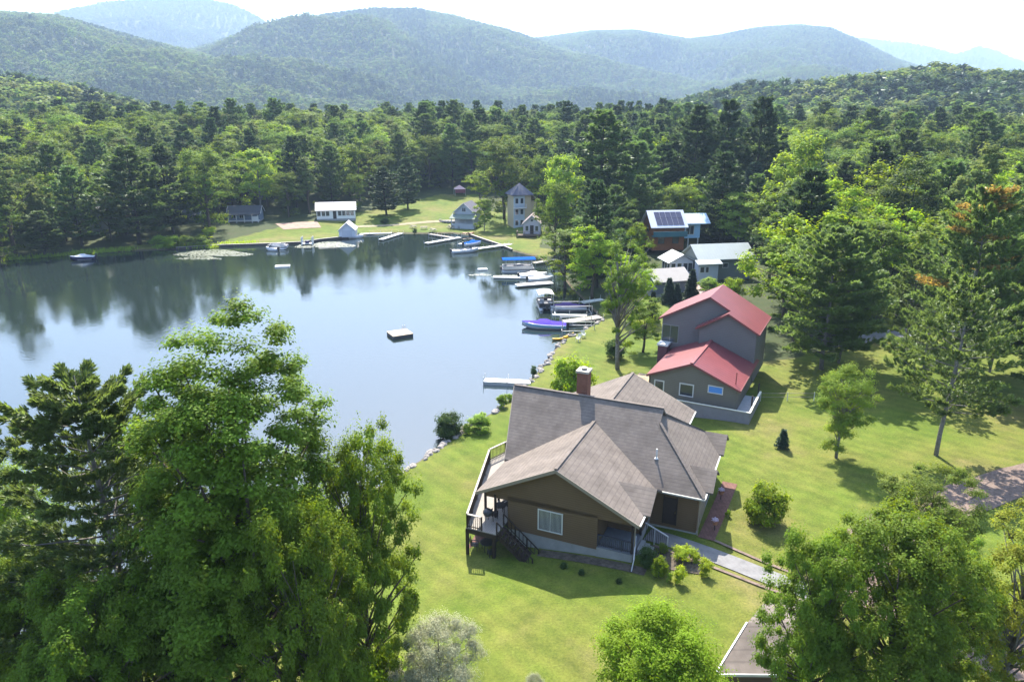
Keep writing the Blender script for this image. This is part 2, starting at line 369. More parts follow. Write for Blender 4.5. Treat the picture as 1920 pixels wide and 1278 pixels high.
def bark(name='bark', col=(.09, .07, .055)):
    return mat(name, col, .9, .35, 6, .1, bump=.5, bscale=12)
def join_trunk(me, tb):
    """put the wood of a small distant tree in the same mesh as its leaves"""
    return me

def broadleaf(seed, H, R, nclump, per, leaf, base=.22, m=None, flat=1., lobes=5, clr=.2, asp=.55, wood=True, bk=None, top=.62, nl=None, ragged=.3):
    r = np.random.RandomState(seed); rr = random.Random(seed)
    zc = H * (base + (1 - base) * .5); rz = H * (1 - base) * .5
    bumps = unit(r, lobes * 3); amp = r.uniform(.5, 1.4, lobes * 3) * ragged
    D = unit(r, nclump * 3); D = D[D[:, 2] > -.75][:nclump]
    rad = 1 + ((np.maximum(D @ bumps.T, 0) ** 6) * amp).sum(1) * np.clip(1.4 - 1.1 * np.maximum(D[:, 2], 0), .2, 1) - .22
    fr = np.where(r.rand(len(D)) < .62, r.uniform(.76, 1.04, len(D)), r.uniform(.25, .8, len(D)))
    wz = np.where(D[:, 2] < 0, 1.0, 1.0)
    cc = D * (rad * fr)[:, None] * np.array([R, R, rz]) + np.array([0, 0, zc])
    k = (cc[:, 2] - H * base) / (H * (1 - base)); sh = np.clip(np.interp(k, [0, .12, .35, .7, .9, 1], [.55, .85, 1.05, 1.12, 1.2, 1.1]), .4, 1.1)
    cc[:, :2] *= sh[:, None]
    crad = R * clr * r.uniform(.65, 1.35, len(cc))
    n = per * len(cc); ci = np.repeat(np.arange(len(cc)), per)
    d = unit(r, n); d[:, 2] = np.where(d[:, 2] < -.2, -d[:, 2] * .5, d[:, 2])
    out = cc - np.array([0, 0, zc * .8]); out /= np.linalg.norm(out, axis=1)[:, None] + 1e-9
    rs = (.25 + 1.05 * r.rand(n) ** .8)[:, None] * (crad[ci] * (1 + .35 * np.sin(d[:, 0] * 5 + ci) * np.cos(d[:, 1] * 4 + 2 * ci)))[:, None]
    P = cc[ci] + d * rs * np.array([1.1, 1.1, .72 * flat]) + out[ci] * rs * .15
    fx = R / np.percentile(np.hypot(P[:, 0], P[:, 1]), 98.5); fz = H / np.percentile(P[:, 2], 99.9)
    P[:, :2] *= fx; P[:, 2] *= fz; cc[:, :2] *= fx; cc[:, 2] *= fz; P[:, 2] = np.maximum(P[:, 2], .1)
    nrm = d * .55 + out[ci] * .35 + np.array([0, 0, .5]) + unit(r, n) * .55; nrm /= np.linalg.norm(nrm, axis=1)[:, None]
    a = np.cross(nrm, unit(r, n)); a /= np.linalg.norm(a, axis=1)[:, None] + 1e-9; b = np.cross(nrm, a)
    sz = leaf * r.uniform(.65, 1.3, n)[:, None]
    cv = r.rand(len(cc)); var = np.clip(.45 * cv[ci] + .55 * r.rand(n), 0, 1)
    me = cards_mesh('crown', P, a * sz, b * sz * asp, var, m)
    tb = MB()
    if wood:
        x = y = 0; pts = []; rs_ = []; K = 7
        for i in range(K + 1):
            t = i / K; pts.append((x, y, H * .86 * t - (.4 if i == 0 else 0))); rs_.append(H * .017 * (1 - t) ** .8 + .015)
            x += rr.uniform(-1, 1) * H * .012; y += rr.uniform(-1, 1) * H * .012
        tb.tube(pts, rs_, 8)
        nb = nl if nl is not None else min(len(cc), 46)
        for i in rr.sample(range(len(cc)), nb):
            c = cc[i]; t = max(.12, min(.8, (c[2] / H) * rr.uniform(.5, .8))); j = t * K / .86 if t < .86 else K
            j = min(K - .01, j); q = int(j); s = Vector(pts[q]).lerp(Vector(pts[q + 1]), j - q); e = Vector(c)
            mid = s.lerp(e, .5) + Vector((rr.uniform(-.3, .3), rr.uniform(-.3, .3), rr.uniform(-.1, .25))) * R * .15
            r0 = rs_[q] * .5; tb.tube([s, mid, e], [r0, r0 * .6, .012 + r0 * .15], 5)
    return me, tb

def conifer(seed, H, R, levels, per_b, tuft, m=None, base=.18, kind='pine', droop=0., nb=(4, 6), wood=True, ncard=9, nlen=.3, irregular=.3, patchy=None):
    """whorls of branches, each carrying flat plumes of needles"""
    r = np.random.RandomState(seed); rr = random.Random(seed); tb = MB()
    pts = []; rs_ = []; K = 8; x = y = 0
    for i in range(K + 1):
        t = i / K; pts.append((x, y, H * t - (.4 if i == 0 else 0))); rs_.append(H * .0135 * (1 - t) ** .8 + .012)
        x += rr.uniform(-1, 1) * H * .006; y += rr.uniform(-1, 1) * H * .006
    if wood: tb.tube(pts, rs_, 8)
    C = []; U = []; V = []; W = []
    for l in range(levels):
        t = base + (1 - base) * (l + rr.uniform(-.25, .25)) / levels; t = min(max(t, base * .8), .985)
        j = min(K - .01, t * K); q = int(j); s = Vector(pts[q]).lerp(Vector(pts[q + 1]), j - q)
        k = (t - base) / (1 - base)
        prof = (np.interp(k, [0, .1, .3, .6, .85, 1], [.6, .9, 1, .72, .36, .06]) if kind == 'pine' else max(.05, (1 - k) ** .85))
        ph = rr.uniform(0, 6.28); B = rr.randint(*nb)
        for bq in range(B):
            az = ph + 6.283 * bq / B + rr.uniform(-.35, .35); Ln = R * prof * rr.uniform(1 - irregular * 1.6, 1 + irregular)
            if Ln < .12: Ln = .12
            rise = (.18 + .5 * k if kind == 'pine' else -.25 + .5 * k) - droop + rr.uniform(-.1, .1)
            dx = Vector((math.cos(az), math.sin(az), 0)); m_ = s + dx * Ln * .5 + Vector((0, 0, Ln * .5 * rise * .6)); e = s + dx * Ln + Vector((0, 0, Ln * rise))
            if wood: tb.tube([s, m_, e], [rs_[q] * .3 + .008, rs_[q] * .17 + .006, .006], 4)
            nt_ = max(3, int(per_b * (.35 + .65 * Ln / R)))
            u = rr.random
            f = r.uniform(.22 if kind == 'pine' else .08, 1.04, nt_) ** .75
            side = r.uniform(-1, 1, nt_) * Ln * np.where(f > .85, .16, .30) * np.minimum(1, (1.15 - f) * 2)
            sx = np.array([-math.sin(az), math.cos(az), 0]); sv = np.array(s); mv = np.array(m_); ev = np.array(e)
            base_p = np.where(f[:, None] < .5, sv + (mv - sv) * f[:, None] * 2, mv + (ev - mv) * (f[:, None] - .5) * 2)
            tp = base_p + sx * side[:, None] + np.array([0, 0, 1]) * (r.uniform(-.05, .16, nt_)[:, None] * Ln * .25 + np.abs(side)[:, None] * (.12 if kind == 'pine' else -.1))
            tdir = np.array(dx)[None] * .9 + sx * (side / (Ln * .3 + 1e-6))[:, None] * .8 + np.array([0, 0, .35 if kind == 'pine' else 0.])
            for _ in range(ncard):
                dd = tdir + unit(r, nt_) * .75; dd /= np.linalg.norm(dd, axis=1)[:, None]
                ln = nlen * tuft * r.uniform(.7, 1.3, nt_)[:, None]
                sd_ = np.cross(dd, unit(r, nt_) + np.array([0, 0, 1.0])); sd_ /= np.linalg.norm(sd_, axis=1)[:, None] + 1e-9
                C.append(tp + dd * ln * .8 + unit(r, nt_) * tuft * .12); U.append(dd * ln); V.append(sd_ * ln * .24)
                pv = .55 * r.rand(nt_) + .3 * rr.random() + .15
                W.append(np.clip(pv, 0, 1))
    C = np.concatenate(C); U = np.concatenate(U); V = np.concatenate(V); W = np.concatenate(W)
    return cards_mesh('crown', C, U, V, W, m), tb

def ltree(me, tb, bm_):
    """leaf mesh and wood mesh as two meshes"""
    return me, (tb.mesh('trunk', [bm_], True) if tb.v else None)
def one_mesh(me, tb, bm_):
    """a distant tree: leaves and wood in one mesh"""
    nv = len(me.vertices); co = np.empty(nv * 3, np.float32); me.vertices.foreach_get('co', co)
    nf = len(me.polygons); var = np.empty(nv, np.float32); me.attributes['var'].data.foreach_get('value', var)
    tv = np.array(tb.v, np.float32).reshape(-1, 3); tf = [f for f in tb.f if len(f) == 4]
    q = np.array(tf, int).reshape(-1, 4) + nv
    m2 = bpy.data.meshes.new('tree'); m2.vertices.add(nv + len(tv)); m2.vertices.foreach_set('co', np.concatenate([co, tv.ravel()]))
    m2.loops.add(nf * 4 + len(q) * 4); m2.loops.foreach_set('vertex_index', np.concatenate([np.arange(nf * 4), q.ravel()]))
    m2.polygons.add(nf + len(q)); m2.polygons.foreach_set('loop_start', np.arange(nf + len(q)) * 4); m2.update(calc_edges=True)
    at = m2.attributes.new('var', 'FLOAT', 'POINT'); at.data.foreach_set('value', np.concatenate([var, np.zeros(len(tv), np.float32)]))
    m2.materials.append(me.materials[0]); m2.materials.append(bm_)
    m2.polygons.foreach_set('material_index', np.concatenate([np.zeros(nf, int), np.ones(len(q), int)])); bpy.data.meshes.remove(me); return m2

BK = bark(); BKG = bark('bark_grey', (.17, .155, .14)); BKD = bark('bark_dark', (.05, .042, .036))
LM = dict(
 maple=leaf_mat('leaf_maple', (.100, .160, .018), .42, .014, .35, objvar=.1),
 near=leaf_mat('leaf_near', (.108, .165, .024), .42, .022, .4),
 bright=leaf_mat('leaf_bright', (.155, .245, .016), .5, .015, .3),
 mid=leaf_mat('leaf_mid', (.088, .142, .026), .45, .025, .35, gloss=.06),
 dull=leaf_mat('leaf_dull', (.098, .132, .040), .45, .03, .3, gloss=.06),
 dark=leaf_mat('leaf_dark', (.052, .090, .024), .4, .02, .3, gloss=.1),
 birch=leaf_mat('leaf_birch', (.155, .235, .034), .45, .015, .3, gloss=.1),
 silver=leaf_mat('leaf_silver', (.27, .28, .18), .35, .015, .3, objvar=.05),
 olive=leaf_mat('leaf_olive', (.17, .19, .025), .45, .045, .35),
 yellow=leaf_mat('leaf_yellow', (.24, .32, .03), .45, .02, .25, objvar=.1),
 pine=leaf_mat('needle_pine', (.084, .128, .036), .36, .02, .32, gloss=.04),
 pined=leaf_mat('needle_pine_dark', (.050, .080, .030), .3, .02, .3, gloss=.03),
 spruce=leaf_mat('needle_spruce', (.036, .058, .034), .25, .015, .3, gloss=.03),
 rust=leaf_mat('needle_rust', (.22, .14, .045), .4, .03, .3, objvar=.1, gloss=.03),
 pinel=leaf_mat('needle_light', (.120, .172, .045), .42, .02, .3, gloss=.04),
 far=leaf_mat('leaf_far', (.08, .118, .032), .4, .03, .4, objvar=.4, gloss=.02),
)
PR = {}
def proto(key, fn):
    if key not in PR: PR[key] = fn()
    return PR[key]
# name: (builder, native height, native radius)
def PB(key):
    B = lambda *a, bk=BK, **k: ltree(*broadleaf(*a, **k), bk)
    Cn = lambda *a, bk=BKG, **k: ltree(*conifer(*a, **k), bk)
    T = {
     'big_maple': (lambda: B(11, 22, 6, 500, 380, .078, base=.06, m=LM['maple'], clr=.125, lobes=6, ragged=.26, nl=90), 22, 6),
     'big_maple2': (lambda: B(12, 12, 6, 300, 340, .072, base=.1, m=LM['maple'], clr=.125, lobes=6, ragged=.35, nl=80), 12, 6),
     'oak_near': (lambda: B(13, 10, 5, 210, 300, .066, base=.08, m=LM['near'], clr=.13, lobes=6, ragged=.38, nl=60), 10, 5),
     'olive_near': (lambda: B(14, 10, 4, 170, 260, .06, base=.15, m=LM['olive'], clr=.14, lobes=6, ragged=.4, nl=80, bk=BKG), 10, 4),
     'young_maple': (lambda: B(15, 9, 3, 170, 380, .062, base=.1, m=LM['bright'], clr=.21, ragged=.2, nl=40), 9, 3),
     'silver': (lambda: B(16, 5, 3, 150, 300, .06, base=.0, m=LM['silver'], clr=.17, ragged=.2, asp=.3, nl=10), 5, 3),
     'birch': (lambda: B(17, 8, 2.4, 130, 330, .058, base=.03, m=LM['birch'], clr=.22, ragged=.25, nl=50, bk=BKG), 8, 2.4),
     'tall_sparse': (lambda: B(18, 15, 4, 80, 330, .08, base=.22, m=LM['maple'], clr=.19, ragged=.5, nl=70, bk=BKG), 15, 4),
     'pine_near': (lambda: Cn(21, 18, 6, 22, 84, .7, m=LM['pinel'], base=.1, ncard=26, nlen=.21), 18, 6),
     'pine_mid': (lambda: Cn(22, 18, 6, 21, 58, .8, m=LM['pinel'], base=.12, ncard=18, nlen=.25, irregular=.35), 18, 6),
     'pine_mid2': (lambda: Cn(23, 18, 6, 20, 60, .8, m=LM['pinel'], base=.16, ncard=18, nlen=.26, irregular=.4), 18, 6),
     'pine_thin': (lambda: Cn(24, 14, 4.5, 15, 42, .7, m=LM['pinel'], base=.25, ncard=17, nlen=.26, irregular=.5, nb=(3, 5)), 14, 4.5),
     'spruce_small': (lambda: Cn(25, 2, .65, 13, 22, .3, m=LM['spruce'], base=.03, kind='spruce', ncard=6, nlen=.3, irregular=.1, nb=(6, 8)), 2, .65),
     'spruce': (lambda: Cn(26, 8, 1.6, 22, 22, .5, m=LM['spruce'], base=.03, kind='spruce', ncard=5, nlen=.45, irregular=.15, nb=(6, 8)), 8, 1.6),
     'bush': (lambda: B(31, 2.2, 1.6, 60, 130, .09, base=-.1, m=LM['bright'], clr=.3, ragged=.15, nl=12), 2.2, 1.6),
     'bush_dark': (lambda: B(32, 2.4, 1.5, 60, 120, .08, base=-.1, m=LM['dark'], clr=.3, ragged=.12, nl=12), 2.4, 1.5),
     'bush_yellow': (lambda: B(33, 1.2, .8, 34, 110, .06, base=-.1, m=LM['yellow'], clr=.3, ragged=.25, nl=8), 1.2, .8),
     'bush_olive': (lambda: B(34, 1.5, 1.1, 40, 110, .07, base=-.1, m=LM['birch'], clr=.3, ragged=.3, nl=8), 1.5, 1.1),
    }
    if key not in T: return PF(key)
    f, h, r_ = T[key]; me, tr = proto(key, f); return me, tr, h, r_
def PF(key):
    """trees some way off: leaf clumps as larger cards; returned in two meshes for hand placed trees"""
    T = {
     'far_round': (lambda: broadleaf(41, 20, 6.5, 90, 115, .235, base=.1, m=LM['mid'], clr=.22, ragged=.25, nl=14), 20, 6.5, BK),
     'far_maple': (lambda: broadleaf(42, 22, 6, 95, 115, .235, base=.1, m=LM['maple'], clr=.21, ragged=.35, nl=14), 22, 6, BK),
     'far_dull': (lambda: broadleaf(43, 21, 5.5, 85, 115, .235, base=.12, m=LM['dull'], clr=.21, ragged=.35, nl=14), 21, 5.5, BK),
     'far_bright': (lambda: broadleaf(44, 19, 6.5, 90, 115, .235, base=.08, m=LM['bright'], clr=.22, ragged=.3, nl=14), 19, 6.5, BK),
     'far_dark': (lambda: broadleaf(45, 20, 6, 90, 115, .235, base=.1, m=LM['dark'], clr=.22, ragged=.3, nl=14), 20, 6, BKD),
     'far_pale': (lambda: broadleaf(46, 16, 6, 90, 115, .235, base=.05, m=LM['birch'], clr=.2, ragged=.22, nl=14), 16, 6, BKG),
     'far_pine': (lambda: conifer(51, 25, 5.5, 19, 24, 1.3, m=LM['pine'], base=.15, ncard=12, nlen=.33, irregular=.4), 25, 5.5, BKD),
     'far_pine_dark': (lambda: conifer(52, 25, 5, 19, 22, 1.3, m=LM['pined'], base=.12, ncard=12, nlen=.33, irregular=.35), 25, 5, BKD),
     'far_spruce': (lambda: conifer(53, 21, 3.4, 20, 11, 1.2, m=LM['spruce'], base=.05, kind='spruce', ncard=11, nlen=.38, irregular=.2, nb=(5, 7)), 21, 3.4, BKD),
    }
    f, h, r_, bk = T[key]
    def g():
        me, tb = f(); return (me, tb.mesh('trunk', [bk], True))
    me, tr = proto(key, g); return me, tr, h, r_
def PONE(key):
    def g():
        me, tr, h, r_ = PF(key); return me
    me, tr, h, r_ = PF(key)
    def mk():
        nv = len(me.vertices); co = np.empty(nv * 3, np.float32); me.vertices.foreach_get('co', co)
        var = np.empty(nv, np.float32); me.attributes['var'].data.foreach_get('value', var); nf = len(me.polygons)
        nt_ = len(tr.vertices); tc = np.empty(nt_ * 3, np.float32); tr.vertices.foreach_get('co', tc)
        q = np.array([tuple(p.vertices) for p in tr.polygons if len(p.vertices) == 4]) + nv
        m2 = bpy.data.meshes.new('tree_' + key); m2.vertices.add(nv + nt_); m2.vertices.foreach_set('co', np.concatenate([co, tc]))
        m2.loops.add(nf * 4 + len(q) * 4); m2.loops.foreach_set('vertex_index', np.concatenate([np.arange(nf * 4), q.ravel()]))
        m2.polygons.add(nf + len(q)); m2.polygons.foreach_set('loop_start', np.arange(nf + len(q)) * 4); m2.update(calc_edges=True)
        at = m2.attributes.new('var', 'FLOAT', 'POINT'); at.data.foreach_set('value', np.concatenate([var, np.zeros(nt_, np.float32)]))
        m2.materials.append(me.materials[0]); m2.materials.append(tr.materials[0])
        m2.polygons.foreach_set('material_index', np.concatenate([np.zeros(nf, int), np.ones(len(q), int)])); return m2
    return proto('one_' + key, mk), h, r_

BLD = []   # ground under buildings: x, y, radius
OCC = []   # ground already taken by placed trees: x, y, radius
def plant(name, key, P, H, R, label, cat, group=None, rz=None):
    me, tr, h, r_ = PB(key)
    rt = empty(name, (P[0], P[1], P[2] - .05), rnd.uniform(0, 6.28) if rz is None else rz, label, cat, group)
    sx, sz = R / r_, H / h
    parts = (('crown', me), ('trunk', tr)) if cat == 'tree' else (('foliage', me), ('stems', tr))
    for nm, d in parts:
        if d is None: continue
        o = bpy.data.objects.new(nm, d); COL.objects.link(o); o.parent = rt; o.scale = (sx, sx, sz)
    OCC.append((P[0], P[1], R * .7)); return rt
def plant_px(name, key, u, v, vtop, wpx, label, cat='tree', group=None, z=None, rz=None):
    P = ground_at(u, v) if z is None else G(u, v, z)
    if z is not None: P[2] = gh(P[0], P[1])
    return plant(name, key, P, top_at(P, vtop) - P[2], wpx * depth(P) / F0 / 2, label, cat, group, rz)
# ------------------------------------------------------------ building materials
SHG = band_mat('shingle', (.135, .113, .098), 2, .16, .82, .22, .9, .18, .12, vscale=.7, diag=True)
SID = band_mat('brown_siding', (.125, .080, .043), 2, .16, .7, .08, .75, .14, .25, vscale=.6)
TRIM = mat('tan_trim', (.23, .19, .15), .6, .08)
WHT = mat('white_paint', (.50, .50, .49), .5, .06, 2)
CONC = mat('concrete', (.25, .25, .245), .85, .15, 1.2, bump=.2)
DECKM = band_mat('deck_boards', (.24, .215, .19), 0, .14, .6, .12, .8, .1, .2)
DKW = mat('dark_timber', (.030, .020, .016), .7, .2, 4)
GLS = mat('window_glass', (.03, .036, .045), .06, spec=.8)
RED = band_mat('red_metal_roof', (.175, .044, .048), 1, .5, .55, .10, .42, .2, .4, vscale=.8)
GRYS = band_mat('grey_siding', (.135, .125, .125), 2, .18, .75, .06, .75, .12, .25, vscale=.6)
TANS = band_mat('taupe_siding', (.145, .132, .108), 2, .18, .75, .06, .75, .12, .25, vscale=.6)
BRK = band_mat('brick', (.17, .075, .05), 2, .09, .65, .2, .85, .15, .2, vscale=6)
BLK = mat('black_metal', (.02, .02, .022), .45, spec=.5)
PAV = band_mat('red_pavers', (.13, .07, .058), 0, .25, .7, .25, .9, .08, .1, vscale=3)
GRAV = mat('gravel_pink', (.155, .115, .095), .95, .35, 4, .1, bump=.6, bscale=30)
PATHM = mat('path_concrete', (.165, .16, .16), .9, .22, 1.5, .15, bump=.2, bscale=20)
ASPH = mat('asphalt', (.16, .165, .18), .9, .15, 2, .2, bump=.3, bscale=30)
STONE = mat('stone', (.24, .215, .195), .9, .35, 2.5, .2, bump=.8, bscale=5)
SOIL = mat('bed_soil', (.085, .07, .055), .95, .45, 3, .1, bump=.6, bscale=12)

def win(par, axis, at, c, z0, z1, wd, out, mullion=1, frame=WHT, fw=.07, glass=GLS, name='window', bars=0):
    """a window in a wall: axis 0 = wall runs along x at y=at, axis 1 = wall runs along y at x=at; out = +1/-1 outward"""
    b = MB(); g = MB()
    def bx(m, u0, u1, z0_, z1_, d0, d1):
        lo, hi = sorted((at + out * d0, at + out * d1))
        if axis == 0: m.box(u0, u1, lo, hi, z0_, z1_)
        else: m.box(lo, hi, u0, u1, z0_, z1_)
    u0, u1 = c - wd / 2, c + wd / 2
    bx(b, u0 - fw, u0, z0 - fw, z1 + fw, -.02, .05); bx(b, u1, u1 + fw, z0 - fw, z1 + fw, -.02, .05)
    bx(b, u0, u1, z1, z1 + fw, -.02, .05); bx(b, u0, u1, z0 - fw, z0, -.02, .05)
    for k in range(mullion):
        m = u0 + wd * (k + 1) / (mullion + 1); bx(b, m - fw * .35, m + fw * .35, z0, z1, -.01, .045)
    for k in range(bars):
        zz = z0 + (z1 - z0) * (k + 1) / (bars + 1); bx(b, u0, u1, zz - .02, zz + .02, -.01, .035)
    bx(g, u0, u1, z0, z1, -.015, .02)
    f = b.build(name, frame, par); g.build('pane', glass, f); return f
def railing(pts, m, par, z0, h=1.0, step=.14, name='railing', topm=None, cap=.09):
    b = MB()
    for a, c in zip(pts[:-1], pts[1:]):
        a3 = Vector((*a[:2], z0)); c3 = Vector((*c[:2], z0)); L = (c3 - a3).length; up = Vector((0, 0, 1))
        b.beam(a3 + up * h, c3 + up * h, cap * 1.6, .05, 1 if topm else 0); b.beam(a3 + up * .12, c3 + up * .12, .05, .06)
        k = max(1, int(L / step))
        for i in range(k + 1):
            p = a3.lerp(c3, i / k); post = i % 12 == 0 or i == k; r = .05 if post else .016
            b.box(p.x - r, p.x + r, p.y - r, p.y + r, z0, z0 + h - (0 if post else .03) + (.03 if post and topm else 0))
    return b.build(name, [m, topm] if topm else m, par)

# ------------------------------------------------------------ the brown house
def brown_house():
    H = empty('brown_house', (2.769, 40.884, 0), -.412, 'large brown sided house with grey-brown shingle roofs, brick chimney and lakeside deck', 'house')
    ev = 4.8; R1 = 7.5; R2 = 8.72; mid = 9.76; sl = .485; n0 = 4.83; p = (R2 - 4.815) / (mid - n0); xw = 5.57; xl = -5.68; el = 4.65; L1 = n0 + (R1 - 4.815) / p
    T = .2
    Mr = lambda n: 2 * mid - n
    rf = MB()
    rf.slab([(0, 0, R1), (xw, 0, ev), (xw, n0 + .3, ev), (0, L1, R1)], T); rf.slab([(0, 0, R1), (0, L1, R1), (xl, n0 - .1, el), (xl, 0, el)], T)
    wing = rf.build('wing_roof', SHG, H, label='shingle roof of the near gabled wing')
    rf = MB(); gx = 4.74; gn = mid - .98; gz = R2 - .98 * p; E_ = 8.71
    rf.slab([(-7.07, mid, R2), (-5.7, n0, 4.815), (E_, n0, 4.815), (gx, gn, gz), (gx, mid, R2)], T)
    rf.slab([(-7.07, mid, R2), (gx, mid, R2), (gx, Mr(gn), gz), (E_, Mr(n0), 4.815), (-5.7, Mr(n0), 4.815)], T)
    rf.slab([(gx - .3, gn - .02, gz + .005), (E_, n0, 4.82), (E_, Mr(n0), 4.82), (gx - .3, Mr(gn) + .02, gz + .005)], T)
    main = rf.build('main_roof', SHG, H, label='steep main shingle roof with a small dark gable vent')
    rf = MB(); rf.slab([(0, Mr(0), R1), (0, Mr(L1), R1), (xw, Mr(n0), ev), (xw, Mr(0), ev)], T); rf.slab([(0, Mr(0), R1), (xl, Mr(0), el), (xl, Mr(n0), el), (0, Mr(L1), R1)], T)
    rf.build('wing_roof', SHG, H, label='shingle roof of the far gabled wing')
    # three little gables along the east eaves
    for x_in, x_out, nm, hw, zr, ze in ((3.3, 5.95, 3.0, 1.75, 5.9, 4.86), (7.3, 9.15, 7.2, 1.5, 5.9, 4.9), (7.3, 9.0, 13.3, 1.5, 5.9, 4.9)):
        g = MB(); g.slab([(x_in, nm, zr), (x_out, nm, zr), (x_out, nm - hw, ze), (x_in + .9 * (1.9 if hw > 1.6 and nm < 5 else 1.3), nm - hw, ze)], .14)
        g.slab([(x_in, nm, zr), (x_in + 1.4, nm + hw, ze), (x_out, nm + hw, ze), (x_out, nm, zr)], .14)
        s = g.build('small_gable_roof', SHG, H)
        w_ = MB(); w_.add([(x_out - .25, nm, zr - .16), (x_out - .25, nm - hw + .1, ze - .12), (x_out - .25, nm + hw - .1, ze - .12), (x_out - .4, nm, zr - .16), (x_out - .4, nm - hw + .1, ze - .12), (x_out - .4, nm + hw - .1, ze - .12)], [(0, 1, 2), (5, 4, 3), (0, 3, 4, 1), (1, 4, 5, 2), (2, 5, 3, 0)])
        w_.build('gable_panel', SID, s)
    # barge boards and gutters
    tr = MB(); dz = .13
    tr.beam((0, -.03, R1 - dz), (xw + .02, -.03, ev - dz), .05, .22); tr.beam((0, -.03, R1 - dz), (xl - .02, -.03, el - dz), .05, .22)
    tr.beam((-7.1, mid, R2 - dz), (-5.73, n0, 4.815 - dz), .05, .22); tr.beam((-7.1, mid, R2 - dz), (-5.73, Mr(n0), 4.815 - dz), .05, .22)
    tr.beam((0, Mr(-.03), R1 - dz), (xw + .02, Mr(-.03), ev - dz), .05, .22)
    tr.build_each('barge_board', TRIM, H)
    gt = MB()
    for a, b_ in (((xw + .05, 0, ev - .06), (xw + .05, 1.25, ev - .06)), ((xw + .05, 4.7, ev - .06), (xw + .05, n0 - .05, ev - .06)), ((xw + .1, n0 - .05, 4.75), (E_ + .05, n0 - .05, 4.75)), ((E_ + .05, n0 - .05, 4.75), (E_ + .05, 5.8, 4.75)),
                  ((E_ + .05, 8.7, 4.75), (E_ + .05, 12, 4.75)), ((E_ + .05, 15.2 - .7, 4.75), (xw + .1, Mr(n0), 4.75)), ((xw + .05, Mr(n0), ev - .06), (xw + .05, Mr(0), ev - .06))): gt.beam(a, b_, .11, .11)
    gt.build_each('gutter', mat('cream_gutter', (.36, .35, .32), .5), H)
    dp = MB(); dp.beam((8.42, n0 + .35, 4.6), (8.42, n0 + .35, 1.8), .08, .08).beam((5.22, .5, 4.55), (5.22, .5, 1.7), .07, .07); dp.build_each('downpipe', TRIM, H)
    rc = MB(); rc.beam((0, 0, R1 + .03), (0, L1, R1 + .03), .22, .05); rc.beam((-7.07, mid, R2 + .03), (gx, mid, R2 + .03), .22, .05)
    rc.beam((0, Mr(0), R1 + .03), (0, Mr(L1), R1 + .03), .22, .05); rc.beam((gx, gn, gz + .03), (E_, n0, 4.845), .2, .05); rc.build('ridge_cap', SHG, main)
    vt = MB(); vt.add([(gx - .16, mid, R2 - .25), (gx - .16, gn + .12, gz - .05), (gx - .16, Mr(gn) - .12, gz - .05), (gx - .3, mid, R2 - .25), (gx - .3, gn + .12, gz - .05), (gx - .3, Mr(gn) - .12, gz - .05)], [(0, 1, 2), (5, 4, 3), (0, 3, 4, 1), (1, 4, 5, 2), (2, 5, 3, 0)])
    vt.build('gable_vent', BLK, main)
    # walls
    wl = MB(); z0 = 2.12
    wl.box(-3.5, 2.78, .4, n0 + .6, z0, 4.62)
    wl.add([(-5.25, .4, el - .05), (-5.25, .4, 4.22), (5.15, .4, 4.44), (5.15, .4, ev - .1), (0, .4, R1 - .24), (-5.25, .58, el - .05), (-5.25, .58, 4.22), (5.15, .58, 4.44), (5.15, .58, ev - .1), (0, .58, R1 - .24)],
           [(0, 1, 2, 3, 4), (9, 8, 7, 6, 5), (1, 6, 7, 2), (0, 5, 6, 1), (2, 7, 8, 3)])
    wl.box(2.78, 5.05, 2.9, n0 + .6, z0, 4.62)
    wl.box(-5.2, 8.3, n0 + .42, Mr(n0 + .42), z0 - .2, 4.62)
    wl.box(-3.5, 5.1, Mr(n0 + .4), Mr(.4), z0, 4.62)
    wl.add([(-5.35, n0 + .3, 4.5), (-5.35, Mr(n0 + .3), 4.5), (-5.35, mid, R2 - .3), (-5.2, n0 + .3, 4.5), (-5.2, Mr(n0 + .3), 4.5), (-5.2, mid, R2 - .3)], [(0, 2, 1), (3, 4, 5), (0, 1, 4, 3)])
    wl.add([(-3.4, Mr(.4), 4.5), (5.1, Mr(.4), 4.5), (0, Mr(.4), R1 - .25), (-3.4, Mr(.6), 4.5), (5.1, Mr(.6), 4.5), (0, Mr(.6), R1 - .25)], [(0, 1, 2), (5, 4, 3)])
    wall = wl.build('wall', SID, H)
    fd = MB(); fd.box(-3.45, 2.75, .44, n0 + .5, -.4, z0); fd.box(2.75, 5.12, .40, n0 + .5, -.4, 2.28); fd.box(-5.15, 8.34, n0 + .38, Mr(n0 + .38), -.4, z0 - .2); fd.box(-3.45, 5.05, Mr(n0 + .4), Mr(.44), -.4, z0)
    fd.build('foundation', CONC, H, label='bare grey concrete foundation')
    win(H, 0, .4, -.44, 2.68, 4.1, 1.62, -1, 1, name='window', bars=0)
    win(H, 1, 8.3, 10.3, 2.9, 4.1, 1.4, 1); win(H, 1, -5.2, 8.0, 2.6, 4.4, 2.2, -1, 1)
    bl = MB(); f = [c for c in H.children if c.name.startswith('window')][0]
    for k in range(9): bl.box(-1.24 + k * .085, -1.235 + k * .085 + .02, .372, .378, 2.7, 4.08); bl.box(-.36 + k * .085, -.355 + k * .085 + .02, .372, .378, 2.7, 4.08)
    bl.build('blind', WHT, f)
    dr = MB(); dr.box(6.0, 6.9, n0 + .36, n0 + .44, 2.2, 4.2); dr.box(6.0, 6.06, n0 + .33, n0 + .42, 2.2, 4.3); dr.box(6.9, 6.96, n0 + .33, n0 + .42, 2.2, 4.3)
    d = dr.build('door', DKW, H); MB().box(6.82, 6.86, n0 + .3, n0 + .34, 3.1, 3.25).build('handle', mat('brass', (.4, .3, .12), .3, metal=1), d)
